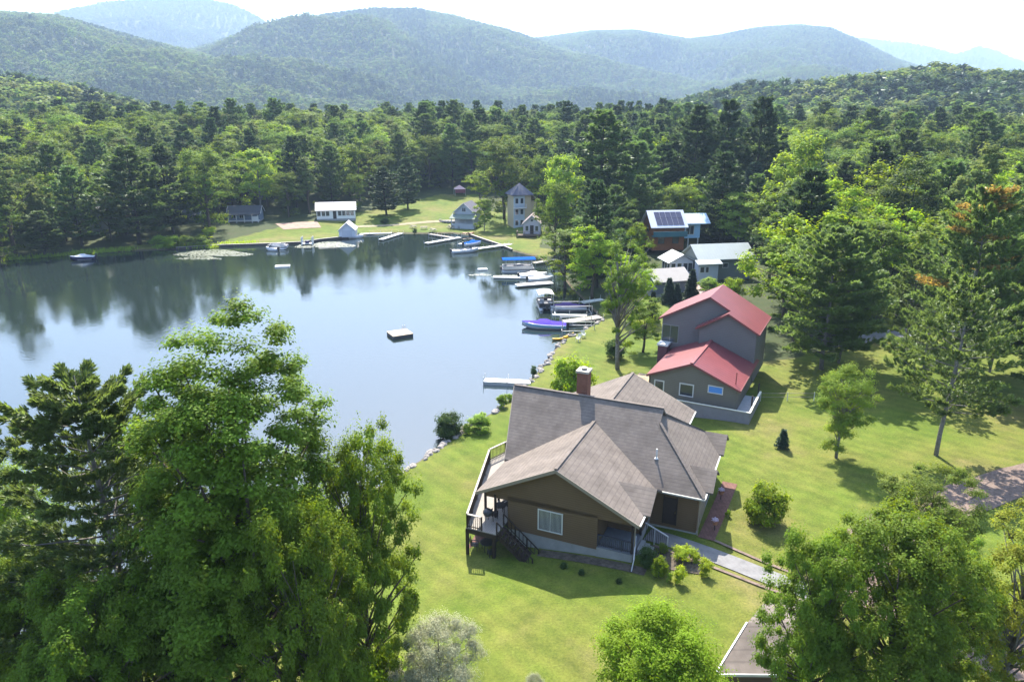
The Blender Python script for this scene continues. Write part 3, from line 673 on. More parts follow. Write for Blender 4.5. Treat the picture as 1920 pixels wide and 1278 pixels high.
    # east garage door, mostly hidden by the eave
    gd = MB(); gd.box(8.28, 8.36, 5.9, 8.6, 1.9, 4.1)
    for k in range(4): gd.box(8.36, 8.38, 5.95, 8.55, 1.95 + k * .53, 2.4 + k * .53)
    gd.build('garage_door', TRIM, H)
    # chimney
    ch = MB(); ch.box(-2.15, -1.3, 10.4, 11.3, 7.2, 10.25); c = ch.build('chimney', BRK, H)
    cp = MB(); cp.box(-2.23, -1.22, 10.32, 11.38, 10.25, 10.42); cp.tube([(-1.72, 10.85, 10.42), (-1.72, 10.85, 10.6)], [.2, .24], 10); cp.build('chimney_cap', mat('cream_cap', (.34, .30, .25), .7), c)
    for x, n, hgt in ((5.05, 6.6, .75), (2.9, 12.2, .7)):
        z = 4.815 + (n - n0) * p if n < mid else 4.815 + (Mr(n) - n0) * p
        v = MB(); v.tube([(x, n, z - .1), (x, n, z + hgt)], .06, 8); v.tube([(x, n, z + .0), (x, n, z + .08)], [.16, .1], 8); v.build('vent_pipe', [WHT, BLK][x < 4], H)
    # porch on the right of the gable
    pf = MB(); pf.box(2.8, 5.12, .42, 2.9, 2.29, 2.38); pf.build('porch_floor', mat('grey_deck_paint', (.13, .14, .16), .6, .1), H)
    pp = MB(); pp.box(5.0, 5.14, .42, .56, 2.38, 4.5); pp.box(5.0, 5.14, 2.76, 2.9, 2.38, 4.6); pp.build_each('porch_post', DKW, H)
    railing([(2.82, .5), (5.05, .5)], mat('dark_rail', (.05, .05, .06), .5), H, 2.38, .8, .13, 'porch_railing')
    # porch side stairs with white handrails
    st = MB()
    for k in range(4): st.box(5.2 + k * .3, 5.5 + k * .3, 1.3, 2.6, 1.5, 2.2 - k * .17)
    stp = st.build('porch_steps', CONC, H)
    hr = MB(); hr.beam((5.15, 1.15, 3.3), (5.15 + .25, -.25, 2.45), .07, .07); hr.beam((5.4, -.25, 2.45), (5.35, -.6, 1.7), .06, .06)
    hr.beam((5.3, 3.0, 3.25), (6.9, 2.75, 2.75), .07, .07)
    for x, y, za, zb in ((6.9, 2.75, 1.7, 2.75), (6.0, 2.89, 1.7, 3.0)): hr.beam((x, y, za), (x, y, zb), .06, .06)
    hr.build_each('handrail', mat('white_rail', (.4, .4, .42), .5), stp)
    bs = MB()
    for k in range(12): x = 5.4 + k * .125; bs.beam((x, 2.99 - k * .02, 1.9), (x, 2.99 - k * .02, 3.2 - k * .04), .025, .025)
    bs.build_each('baluster', DKW, stp, label='dark balusters beside the porch steps')
    # lakeside deck
    D = [(-3.5, -1.5), (-5.7, -1.5), (-8.45, 7.9), (-7.5, 10.6), (-5.3, 10.6), (-5.3, n0 + .3), (-3.5, n0 + .3)]
    MB().slab([(x, y, 2.72) for x, y in D][::-1], .06).build('deck_floor', DECKM, H)
    rim = MB()
    for a, c_ in zip(D[:4], D[1:5]): rim.beam((*a, 2.5), (*c_, 2.5), .08, .32)
    for q in range(6):
        a = Vector((-5.7, -1.5)).lerp(Vector((-8.45, 7.9)), q / 5); rim.beam((a.x, a.y, 2.5), (-3.5 if a.y < n0 else -5.3, a.y, 2.5), .06, .2)
    dk = rim.build('deck_frame', DKW, H)
    pn = 0
    for x, y in ((-5.66, -1.45), (-3.7, -1.45), (-6.55, 1.6), (-7.45, 4.7), (-8.38, 7.85), (-7.5, 10.5)):
        MB().box(x - .09, x + .09, y - .09, y + .09, -.5, 2.6).build_each('deck_post', DKW, dk)
    railing([(-4.6, -1.45), (-5.65, -1.45), (-8.4, 7.85), (-7.45, 10.5)], DKW, H, 2.72, 1.0, .15, 'deck_railing', mat('rail_cap', (.26, .23, .20), .6, .1))
    for x, y in ((-5.2, .45), (-4.45, .45), (-3.62, 2.6), (-5.2, 2.6), (-5.2, 4.9)):
        MB().box(x - .07, x + .07, y - .07, y + .07, 2.72, 4.5).build('roof_post', DKW, H)
    sc_ = MB(); N_ = 10
    for k in range(N_):
        x = -3.45 + k * .25; z = 2.6 - k * .2; sc_.box(x, x + .28, -1.35, -.35, z - .04, z)
    sc_.beam((-3.5, -1.38, 2.55), (-.9, -1.38, .5), .05, .28); sc_.beam((-3.5, -.32, 2.55), (-.9, -.32, .5), .05, .28)
    ds = sc_.build('deck_stairs', DKW, H)
    h2 = MB()
    for y in (-1.42, -.3):
        h2.beam((-3.5, y, 3.6), (-.95, y, 1.5), .07, .06); h2.beam((-3.5, y, 2.95), (-.95, y, .85), .04, .04)
        for k in range(10): x = -3.5 + k * .283; h2.beam((x, y, 2.55 - (k * .283) * .79), (x, y, 3.6 - (k * .283) * .82), .035 if k % 3 else .08, .035 if k % 3 else .08)
    h2.build_each('handrail', DKW, ds)
    MB().slab([(-3.4, -2.5, .66), (-5.9, -2.2, .62), (-6.4, 2.2, .60), (-3.5, 2.2, .66)][::-1], .5).build('patio', PAV, H, label='reddish paver patio under the deck')
    return H
BH = brown_house()
def MW(a, b, z=0.):
    c, s = math.cos(-.412), math.sin(-.412); return Vector((2.769 + a * c - b * s, 40.884 + a * s + b * c, z))
BLD += [(MW(1, 9).x, MW(1, 9).y, 16)]

# ------------------------------------------------------------ small things about the brown house
def grill(P, rz, label):
    g = empty('kettle_grill', P, rz, label, 'grill')
    MB().lathe([(0, .62), (.2, .64), (.3, .75), (.33, .86)], n=16).build('bowl', BLK, g, True)
    l = MB().lathe([(.335, .87), (.31, 1.0), (.2, 1.1), (0, 1.14)], n=16).build('lid', BLK, g, True)
    MB().beam((-.07, 0, 1.18), (.07, 0, 1.18), .03, .03).build('handle', DKW, l)
    for k in range(3):
        a = k * 2.094; MB().tube([(.2 * math.cos(a), .2 * math.sin(a), .66), (.33 * math.cos(a), .33 * math.sin(a), 0)], .015, 6).build('leg', mat('steel', (.4, .4, .4), .35, metal=1), g)
def table_set(P, rz, label, tcol=BLK, r=.55, chairs=3, clabel='black metal patio chair at the deck table', grp=None):
    t = empty('patio_table', P, rz, label, 'table')
    MB().lathe([(0, .7), (r, .7), (r, .73), (0, .735)], n=20).build('tabletop', tcol, t)
    for k in range(4):
        a = k * 1.571 + .78; MB().tube([(r * .75 * math.cos(a), r * .75 * math.sin(a), .7), (r * .8 * math.cos(a), r * .8 * math.sin(a), 0)], .02, 5).build('leg', tcol, t)
    c0 = None
    for k in range(chairs):
        a = rz + .6 + k * 6.283 / chairs; q = Vector(P) + Vector((math.cos(a), math.sin(a), 0)) * (r + .38)
        chair(q, a + math.pi / 2, tcol, clabel, grp)
def chair(P, rz, m, label, grp=None, adir=False):
    c = empty('patio_chair', P, rz, label, 'chair', grp)
    s = MB(); s.box(-.24, .24, -.24, .24, .42, .46); s.build('seat', m, c)
    b = MB()
    for k in range(5): b.beam((-.2 + k * .1, -.22, .46), (-.23 + k * .115, -.42 if adir else -.32, .98), .07 if adir else .035, .02)
    b.beam((-.24, -.4 if adir else -.31, .92), (.24, -.4 if adir else -.31, .92), .03, .04); b.build('backrest', m, c)
    for x in (-.22, .22):
        MB().beam((x, -.22, .62), (x, .26, .62), .07, .03).build_each('armrest', m, c)
        for y in (-.22, .22): MB().beam((x, y, 0), (x, y, .62), .035, .035).build('leg', m, c)
    return c
grill(MW(-4.55, -.55, 2.73), 0, 'black kettle grill on the near corner of the deck')
table_set(MW(-4.3, .9, 2.73), .3, 'round dark table on the covered part of the deck', DKW, .42, 2, 'dark chair at the round deck table', 'chairs at the deck table')
table_set(MW(-4.6, -.6, .64), .3, 'dark round table on the paver patio below the deck', BLK, .5, 3, 'black metal chair on the paver patio', 'chairs on the paver patio')
# walkway, flower bed, gravel
def wp(a, b): v = MW(a, b); return (v.x, v.y)
strip('walkway', [wp(5.3, 4.0), wp(8.0, 4.3), wp(9.8, 3.75), wp(11.8, 2.6), wp(14.5, 1.5), wp(17, 1.2)], 1.5, PATHM, .05)
strip('walkway_edging', [wp(6.0, 2.75), wp(8.0, 3.05), wp(9.6, 2.55), wp(11.4, 1.45), wp(14.2, .35), wp(17, .1)], .22, GRAV, .075)
strip('walkway_edging', [wp(9.6, 4.95), wp(10.4, 4.7), wp(12.3, 3.75), wp(14.9, 2.6), wp(17, 2.4)], .22, GRAV, .075)
strip('side_path', [wp(9.05, 4.9), wp(9.3, 8), wp(9.5, 13.5)], 1.1, PAV, .05)
strip('flower_bed', [wp(5.7, 1.6), wp(7, 1.55), wp(8.4, 1.7), wp(9.5, 1.9)], 2.3, SOIL, .04)
strip('house_bed', [wp(-1, -.15), wp(2.5, -.15), wp(6.2, -.3)], .8, SOIL, .045)
strip('gravel_drive', [(75, 66), (60, 58), (45, 51.5), (37, 48.2), (31, 45.5), (26, 43.2), (22.5, 40.5), (20.5, 37.5)], 3.6, GRAV, .05)
strip('gravel_drive', [(20.5, 39), (21.5, 36), (23.5, 33), (26, 30), (30, 25)], 4.2, GRAV, .06)
strip('asphalt_drive', [(38, 84.5), (44, 86.2), (51, 88.5), (60, 90.5), (67.4, 92.2), (85, 97), (120, 108)], 3.6, ASPH, .05)
strip('lawn_path', [(-44, 189.5), (-36, 192.0), (-28, 195.5), (-19, 198), (-14, 199)], 2.2, mat('dirt_path', (.21, .18, .11), .95, .2, 1), .07)
strip('dirt_patch', [(-60, 184.5), (-55, 188), (-51, 189.5)], 6.5, mat('dirt', (.25, .17, .13), .95, .25, .8), .07)
# stones along the shore
def stones():
    r = random.Random(4); sets = []
    base = []
    for s in range(4):
        b = MB(); import mathutils
        prof = []
        n = 8
        for i in range(5):
            t = i / 4; z = math.sin((t - .35) * 2.4) * .5
            for k in range(n): a = k * 6.283 / n; rr_ = math.cos((t - .35) * 2.2) * (1 + r.uniform(-.18, .18)); b.v.append((rr_ * math.cos(a) * .5, rr_ * math.sin(a) * .42, z * .7 + r.uniform(-.04, .04)))
        for i in range(4):
            for k in range(n): q = i * n; b.f.append((q + k, q + (k + 1) % n, q + n + (k + 1) % n, q + n + k)); b.m.append(0)
        b.f.append(tuple(range(4 * n, 5 * n))); b.m.append(0)
        base.append(b.mesh('shore_stone', [STONE], False))
    for seg, num, lb, gp in ((SHORE[9:16], 70, 'grey rock on the lake edge near the white dock', 'rocks on the bank near the white dock'), (SHORE[7:10], 34, 'grey-red rock on the bank by the round dark shrub', 'rocks on the bank near the brown house'), (SHORE[16:18], 12, 'pale boulder on the bank beside the moored boats', 'boulders beside the boats')):
        for k in range(num):
            i = r.randrange(len(seg) - 1); t = r.random(); x = seg[i][0] * (1 - t) + seg[i + 1][0] * t; y = seg[i][1] * (1 - t) + seg[i + 1][1] * t
            s = r.uniform(.3, .95); x += r.uniform(-.3, .7); y += r.uniform(-.5, .3)
            o = bpy.data.objects.new('shore_rock', base[r.randrange(4)]); COL.objects.link(o); o.location = (x, y, gh(x, y) + .05); o.rotation_euler = (r.uniform(-.3, .3), r.uniform(-.3, .3), r.uniform(0, 6)); o.scale = (s, s, s * .8)
            tag(o, lb, 'rock', gp)
stones()

# ------------------------------------------------------------ red roofed house
def red_house():
    H = empty('red_roofed_house', (16.98, 63.74, 0), -.48, 'grey two-part house with red metal roofs and a pale skirted deck', 'house')
    c = MB(); w, w2, zr, ze, L = 4.3, 4.66, 6.61, 4.8, 10.0; s = (zr - ze) / w; zE = zr - s * w2
    c.slab([(0, 0, zr), (w2, 0, zE), (w2, L, zE), (0, L, zr)], .14); c.slab([(0, 0, zr), (0, L, zr), (-w, L, ze), (-w, 0, ze)], .14)
    lr = c.build('lower_roof', RED, H, label='red metal roof of the low front part'); MB().beam((0, 0, zr + .02), (0, L - .8, zr + .02), .3, .07).build('ridge_cap', mat('red_cap', (.20, .055, .06), .4), lr)
    a, m, zR, N2, W1, zL, b, m2, zB = -.66, 9.05, 10.99, 15.5, 5.28, 8.06, 4.74, 7.9, 7.95
    s2 = (zR - zB) / (b - a); cx = 1.54; zc = zR - s2 * (cx - a); dx, zd = -1.68, 7.81
    u = MB(); u.slab([(a, m, zR), (a, N2, zR), (a - W1, N2, zL), (a - W1, m, zL)], .14)
    u.slab([(a, m, zR), (cx, m, zc), (cx, m2, zc), (b, m2, zB), (b, N2, zB), (a, N2, zR)], .14)
    u.slab([(cx, m2, zc - .01), (cx, m + .1, zc - .01), (dx, m + .1, zd), (dx, m2, zd)], .12)
    ur = u.build('upper_roof', RED, H, label='red metal roof of the tall back part with a second lower gable')
    pf = MB()
    for p, q in (((0, -.03, zr - .1), (w2, -.03, zE - .1)), ((0, -.03, zr - .1), (-w, -.03, ze - .1)), ((a, m - .03, zR - .1), (a - W1, m - .03, zL - .1)), ((a, m - .03, zR - .1), (cx, m - .03, zc - .1)), ((cx, m2 - .03, zc - .1), (b, m2 - .03, zB - .1)), ((cx, m2 - .03, zc - .1), (dx, m2 - .03, zd - .1)), ((w2 + .03, 0, zE - .1), (w2 + .03, L, zE - .1)), ((b + .03, m2, zB - .1), (b + .03, N2, zB - .1))): pf.beam(p, q, .05, .18)
    pf.build_each('barge_board', mat('red_dark_trim', (.16, .05, .05), .5), H)
    l = MB(); z0 = 2.3
    def gab(y, xl, xr, zl_, zr_, ax, az, z0_, t=.15):
        l.add([(xl, y, z0_), (xr, y, z0_), (xr, y, zr_), (ax, y, az), (xl, y, zl_)] + [(xl, y + t, z0_), (xr, y + t, z0_), (xr, y + t, zr_), (ax, y + t, az), (xl, y + t, zl_)], [(0, 1, 2, 3, 4), (9, 8, 7, 6, 5), (0, 5, 6, 1), (1, 6, 7, 2), (4, 9, 5, 0)])
    gab(.3, -3.95, 4.35, zr - s * 3.95 - .17, zr - s * 4.35 - .17, 0, zr - .17, z0)
    l.box(4.2, 4.35, .45, L + 3, z0, zE - .03); l.box(-3.95, -3.8, .45, L, z0, ze - .1)
    l.build('wall', TANS, H, label='taupe sided wall of the low part'); l = MB()
    gab(m + .3, a - W1 + .35, b - .3, zL + .05, zB, a, zR - .18, 2.5)
    gab(m2 + .3, dx + .35, b - .3, zd + .08, zB - .02, cx, zc - .18, 3.0)
    l.box(b - .45, b - .3, m2 + .45, N2 - .3, 2.5, zB - .02); l.box(a - W1 + .35, a - W1 + .5, m + .45, N2 - .3, 2.5, zL + .1); l.box(a - W1 + .5, b - .45, N2 - .5, N2 - .35, 2.5, zB)
    l.box(dx + .35, dx + .5, m2 + .45, m + .35, 4, zd)
    l.build('wall', GRYS, H, label='grey-blue sided wall of the tall part')
    win(H, 0, .3, -.37, 3.2, 4.3, 1.2, -1, 0, fw=.1); win(H, 0, .3, -3.05, 3.2, 4.2, .8, -1, 0, fw=.1)
    win(H, 0, .3, 2.35, 3.95, 4.55, 1.25, -1, 0, fw=.09, glass=mat('blue_glass', (.05, .22, .6), .15, spec=.6))
    win(H, 0, m + .3, -4.65, 5.45, 7.3, 1.7, -1, 1, fw=.06, frame=mat('grey_frame', (.2, .21, .22), .5))
    vp = MB(); vp.tube([(4.05, .9, 4.6), (4.05, .9, 6.1)], .05, 6); vp.build('vent_pipe', mat('red_pipe', (.25, .08, .08), .5), H)
    ch = MB(); ch.box(-5.55, -4.55, 8.0, 9.3, 2.2, 5.3); cc = ch.build('chimney', mat('dark_red_brick', (.09, .035, .045), .8, .2), H); MB().box(-5.65, -4.45, 7.9, 9.25, 5.3, 5.5).build('chimney_cap', WHT, cc)
    # deck round the right corner
    zd_ = 2.35; dm = mat('grey_deck_boards', (.30, .31, .33), .7, .1)
    MB().slab([(-1.6, -.7, zd_), (5.75, -.7, zd_), (5.75, 5.2, zd_), (4.36, 5.2, zd_), (4.36, .29, zd_), (-1.6, .29, zd_)], .08).build('deck_floor', dm, H)
    sk = MB(); sk.box(-1.6, 5.75, -.75, -.70, 1.3, 2.95); sk.box(5.75, 5.80, -.75, 5.2, 1.3, 2.95); sk.build('deck_skirt', mat('lavender_boards', (.19, .185, .205), .7, .08), H, label='pale solid boards around the deck')
    MB().box(-1.7, 5.86, -.83, -.66, 2.95, 3.02).box(5.70, 5.88, -.655, 5.2, 2.952, 3.022).build('rail_cap', mat('cream_cap2', (.55, .53, .45), .6), H)
    pst = MB()
    for y in (1.2, 4.9): pst.box(5.55, 5.68, y, y + .13, 2.35, 3.9)
    pst.build_each('deck_post', DKW, H)
    return H
RH = red_house(); rc_, rs_ = math.cos(-.48), math.sin(-.48)
def RW(a, b, z=0.): return Vector((16.98 + a * rc_ - b * rs_, 63.74 + a * rs_ + b * rc_, z))
BLD += [(RW(0, 8).x, RW(0, 8).y, 13)]
chair(RW(-5.3, 6.6, gh(*RW(-5.3, 6.6).xy) + .9), 2.2, WHT, 'white garden chair on the terrace left of the red roofed house', adir=True)
def terrace():
    t = empty('terrace', RW(-6, 5.5, 0), -.48, 'tan stone terrace with a dark pipe at the left of the red roofed house', 'terrace'); z = gh(*RW(-6, 5.5).xy)
    MB().slab([(-1.6, -2.2, z + .85), (1.9, -2.2, z + .85), (1.9, 3, z + .85), (-1.6, 3, z + .85)], 1.0).build('floor', mat('tan_stone', (.40, .29, .18), .85, .25, 2), t)
    MB().tube([(1.0, -1.6, z + .8), (1.0, -1.6, z + 2.7)], .13, 10).build('stove_pipe', BLK, t)
    MB().beam((-1.6, -2.2, z + .95), (-5.5, -4.5, z + .35), .5, .25).build('ramp_wall', WHT if False else CONC, t)
terrace()
def fence():
    f = empty('board_fence', (0, 0, 0), 0, 'low wooden fence running behind the red roofed house', 'fence')
    pts = [RW(-6.5, 3.2), RW(-8.5, 1.2), RW(-10.5, -1.0)]
    b = MB(); ps = MB()
    for p, q in zip(pts[:-1], pts[1:]):
        for i in range(7):
            s = p.lerp(q, i / 7); e = p.lerp(q, (i + 1) / 7); z = gh(s.x, s.y); b.beam((s.x, s.y, z + .75), (e.x, e.y, z + .72), .04, .12); b.beam((s.x, s.y, z + .35), (e.x, e.y, z + .33), .04, .12); ps.box(s.x - .05, s.x + .05, s.y - .05, s.y + .05, z - .2, z + .9)
    b.build_each('rail', mat('grey_wood', (.16, .14, .12), .8, .2), f); ps.build_each('post', MATS['grey_wood'], f)
    f2 = empty('rail_fence', (0, 0, 0), 0, 'thin grey rail running to the right from the red roofed house', 'fence')
    a = RW(5.8, 5.6); c = RW(10.5, 8.3); z = gh(a.x, a.y); b = MB(); b.beam((a.x, a.y, z + .85), (c.x, c.y, z + .75), .04, .04); b.beam((a.x, a.y, z + .45), (c.x, c.y, z + .35), .03, .03); b.build_each('rail', MATS['grey_wood'], f2)
    b = MB()
    for t in (0, .5, 1): q = a.lerp(c, t); b.box(q.x - .03, q.x + .03, q.y - .03, q.y + .03, z - .4, z + .88)
    b.build_each('post', WHT, f2)
fence()
# ------------------------------------------------------------ other houses
def gable_house(name, P, rz, W, D, hw, hr, wm, rm, label, oh=.4, wins=(), found=True, cat='house', z=None, trim=WHT, door=None, skew=0.):
    """ridge along local x; front is -y"""
    z = gh(P[0], P[1]) if z is None else z; H = empty(name, (P[0], P[1], z), rz, label, cat)
    b = MB(); b.box(-W / 2, W / 2, -D / 2, D / 2, .0 if not found else .3, hw)
    for x in (-W / 2, W / 2): s = .15 if x < 0 else -.15; b.add([(x, -D / 2, hw), (x, D / 2, hw), (x, 0, hw + hr - .1), (x + s, -D / 2, hw), (x + s, D / 2, hw), (x + s, 0, hw + hr - .1)], [(0, 1, 2), (5, 4, 3), (0, 2, 5, 3), (1, 4, 5, 2)])
    b.build('wall', wm, H)
    if found: MB().box(-W / 2 - .04, W / 2 + .04, -D / 2 - .04, D / 2 + .04, -1.2, .3).build('foundation', CONC, H)
    sl_ = hr / (D / 2); e = D / 2 + oh; X = W / 2 + oh; r = MB()
    r.slab([(-X, 0, hw + hr + .06), (-X, -e, hw + hr + .06 - sl_ * e), (X, -e, hw + hr + .06 - sl_ * e), (X, 0, hw + hr + .06)], .14); r.slab([(-X, 0, hw + hr + .06), (X, 0, hw + hr + .06), (X, e, hw + hr + .06 - sl_ * e), (-X, e, hw + hr + .06 - sl_ * e)], .14)
    ro = r.build('roof', rm, H)
    t = MB()
    for s in (-1, 1):
        for q in (-1, 1): t.beam((s * (X + .03), 0, hw + hr - .04), (s * (X + .03), q * e, hw + hr - .04 - sl_ * e), .05, .18)
    t.build_each('barge_board', trim, H)
    for ax, at, c, z0, z1, wd, out, mu in wins: win(H, ax, at, c, z0, z1, wd, out, mu)
    if door: 
        ax, at, c, out = door; d = MB(); lo, hi = sorted((at, at + out * .06)); (d.box(c - .45, c + .45, lo, hi, .3, 2.35) if ax == 0 else d.box(lo, hi, c - .45, c + .45, .3, 2.35)); dd = d.build('door', DKW, H)
        d = MB(); lo, hi = sorted((at + out * .06, at + out * .1)); (d.box(c + .32, c + .37, lo, hi, 1.25, 1.35) if ax == 0 else d.box(lo, hi, c + .32, c + .37, 1.25, 1.35)); d.build('handle', BLK, dd)
    BLD.append((P[0], P[1], max(W, D) / 2 + 3)); return H
# white cottage across the lake
WROOF = band_mat('pale_roof', (.42, .39, .40), 0, .6, .85, .06, .6, .08, .3)
Pc = G(620, 405, 2.7)
hc = gable_house('white_cottage', (Pc[0] + 1.0, Pc[1] + 2.5), .20, 10.2, 6, 2.7, 1.7, mat('bright_white', (.62, .62, .63), .5, .04), WROOF, 'long white cottage with a pale roof and a row of windows across the lake', wins=[(0, -3, x, 1.1, 2.3, .85, -1, 0) for x in (-4.5, -3.3, -2.2, 1.0, 2.1, 3.2, 4.3)] + [(0, -3, -.4, 1.3, 2.3, .5, -1, 0)], door=(0, -3, -.35, -1), oh=.3)
# boathouse at the water
Pb = G(649, 444, .5)
hb = gable_house('boathouse', (Pb[0], Pb[1] + 2.6), math.pi / 2 + .1, 5.0, 3.9, 1.8, 1.7, mat('lavender_white', (.50, .52, .58), .6), WROOF, 'small white gabled boathouse standing right at the far shore', found=False, cat='boathouse', oh=.2, z=.35)
MB().box(-2.56, -2.5, -1.2, 1.2, .15, 1.7).build('boat_door', mat('pale_grey_door', (.42, .44, .5), .6), hb)
# low dark-sided house with porch left of the cottage
Pd = G(452, 415, 2.2)
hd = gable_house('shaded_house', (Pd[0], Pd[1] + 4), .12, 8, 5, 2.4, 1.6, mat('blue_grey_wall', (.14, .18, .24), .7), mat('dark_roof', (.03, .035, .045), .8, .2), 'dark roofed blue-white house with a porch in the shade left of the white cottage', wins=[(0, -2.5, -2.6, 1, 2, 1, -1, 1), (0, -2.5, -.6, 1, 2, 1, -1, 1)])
pr_ = MB()
for x in (-3.6, -1.6, .4, 2.4, 3.9): pr_.box(x - .1, x + .1, -4.1, -3.9, 0, 2.1)
pr_.box(-3.8, 4.1, -4.2, -2.5, .35, .5); pr_.box(2.4, 3.9, -4.05, -3.95, .5, 1.6); pr_.build('porch', WHT, hd)
MB().slab([(-3.9, -4.3, 2.1), (4.2, -4.3, 2.1), (4.2, -2.4, 2.5), (-3.9, -2.4, 2.5)], .1).build('porch_roof', MATS['dark_roof'], hd)
Pe = G(357, 415, 2.2)
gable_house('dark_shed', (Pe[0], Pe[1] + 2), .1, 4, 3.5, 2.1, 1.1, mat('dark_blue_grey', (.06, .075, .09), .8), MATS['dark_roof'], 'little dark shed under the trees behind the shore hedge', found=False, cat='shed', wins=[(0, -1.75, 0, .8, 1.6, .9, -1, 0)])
# left shore house
Pl = G(166, 442, 1.2)
gable_house('grey_house', (Pl[0] + .5, Pl[1] + 5), 1.4, 6, 6, 5.4, 2.2, mat('pale_grey_wall', (.40, .40, .43), .7, .06), MATS['dark_roof'], 'tall pale grey house mostly hidden by trees on the left shore', wins=[(1, -3, -1.2, 3.6, 4.6, .9, -1, 0), (0, -3, .5, 3.6, 4.6, .9, -1, 0), (1, -3, 1.2, 1.2, 2.2, .9, -1, 0), (0, 3, .5, 3.6, 4.6, .9, 1, 0)])
# grey cottage with two roofs near the docks
Pg = G(872, 412, 2.6)
GREEN = mat('green_grey_roof', (.17, .20, .16), .8, .15, 1)
hg = gable_house('grey_cottage', (Pg[0] + .5, Pg[1] + 3.5), math.pi / 2 - .25, 6.5, 5.2, 4.2, 2.2, mat('grey_white_wall', (.36, .38, .42), .7), mat('slate_roof', (.09, .09, .12), .8, .2), 'narrow grey two-storey cottage with a green-grey skirt roof near the docks', wins=[(1, -3.25, 0, 4.2, 5.2, 1.0, -1, 1)])
lo = MB(); lo.slab([(-5.4, -3.6, 2.6), (-5.4, 3.4, 2.6), (-3.2, 3.2, 3.6), (-3.2, -3.3, 3.6)], .12); lo.build('skirt_roof', GREEN, hg)
pc = MB(); pc.box(-5.1, -3.27, -3.2, 3.0, -.6, .5); 
for y in (-3.1, -1, 1, 2.9): pc.box(-5.1, -4.95, y - .08, y + .08, .5, 2.6)
pc.box(-5.1, -5.0, -3.2, 3.0, .5, 1.3); pc.build('porch', MATS['grey_white_wall'], hg)
# tall tan and blue house with hipped dark roof
Pt = G(972, 412, 3.0)
def tall_house():
    z = gh(Pt[0], Pt[1] + 3); H = empty('tall_tan_house', (Pt[0] + .3, Pt[1] + 3.4, z), .35, 'tall tan and pale blue house with a dark pyramid roof and a balcony', 'house'); BLD.append((Pt[0], Pt[1] + 4, 7))
    tan = mat('tan_wall', (.42, .34, .22), .75, .06); blu = mat('pale_blue_wall', (.33, .40, .46), .7, .05); dk = MATS['slate_roof']
    MB().box(-2.4, 2.4, -2.2, 2.6, -1, 8.2).build('wall', tan, H)
    MB().box(-2.45, .6, -2.3, -2.2, -.9, 8.1).build('cladding', blu, H)
    r = MB(); a = [(-3, -2.9, 8.2), (3, -2.9, 8.2), (3, 3.2, 8.2), (-3, 3.2, 8.2), (0, .1, 11)]; r.add(a + [(x, y, 8.05) for x, y, _ in a[:4]], [(0, 1, 4), (1, 2, 4), (2, 3, 4), (3, 0, 4), (0, 5, 6, 1), (1, 6, 7, 2), (2, 7, 8, 3), (3, 8, 5, 0), (8, 7, 6, 5)]); r.build('roof', dk, H)
    for x in (-1.6, -.2):
        for zz in (.4, 3.2, 6.0): win(H, 0, -2.3, x, zz, zz + 1.3, .8, -1, 0, fw=.1)
    MB().box(-2.6, .8, -3.3, -2.32, 4.8, 4.95).build('balcony', WHT, H); railing([(-2.5, -3.2), (.7, -3.2)], WHT, H, 4.95, .9, .3, 'balcony_railing')
    MB().slab([(2.0, -1.5, 9.0), (4.6, -1.5, 6.6), (4.6, 5, 6.6), (2.0, 5, 9.0)], .15).build('side_roof', mat('beige_roof', (.40, .34, .28), .8), H, label='sloping beige side roof')
    MB().box(2.41, 4.3, -1.0, 4.5, -1, 6.4).build('side_wing', tan, H)
tall_house()
Pk = G(993, 432, 2.0)
hk = gable_house('white_cabin', (Pk[0] + .8, Pk[1] + 3.2), math.pi / 2 - .1, 5, 4.2, 2.9, 1.9, mat('lav_wall', (.44, .42, .48), .7), mat('rose_roof', (.22, .17, .16), .8, .1), 'little white cabin with a rose-brown roof and raised deck below the tall tan house', wins=[(1, -2.5, -1.2, 1.0, 2.2, .7, -1, 0), (1, -2.5, 1.2, 1.0, 2.2, .7, -1, 0), (1, -2.5, 0, 3.3, 3.9, .6, -1, 0)], door=(1, -2.5, 0, -1))
dk_ = MB(); dk_.box(-5.0, -2.55, -2.2, 3.6, .1, .25)
for y in (-2.1, .7, 3.5): dk_.box(-5.0, -4.85, y - .07, y + .07, -1.9, .1)
for k in range(3): dk_.beam((-4.92, -2.1 + k * 1.9, -1.7), (-4.92, -.2 + k * 1.9, .05), .08, .08)
dk_.build('deck', mat('weathered_brown', (.12, .085, .06), .8, .2), hk); railing([(-4.9, -2.1), (-4.9, 3.5), (-2.6, 3.5)], MATS['weathered_brown'], hk, .25, .9, .3, 'deck_railing')
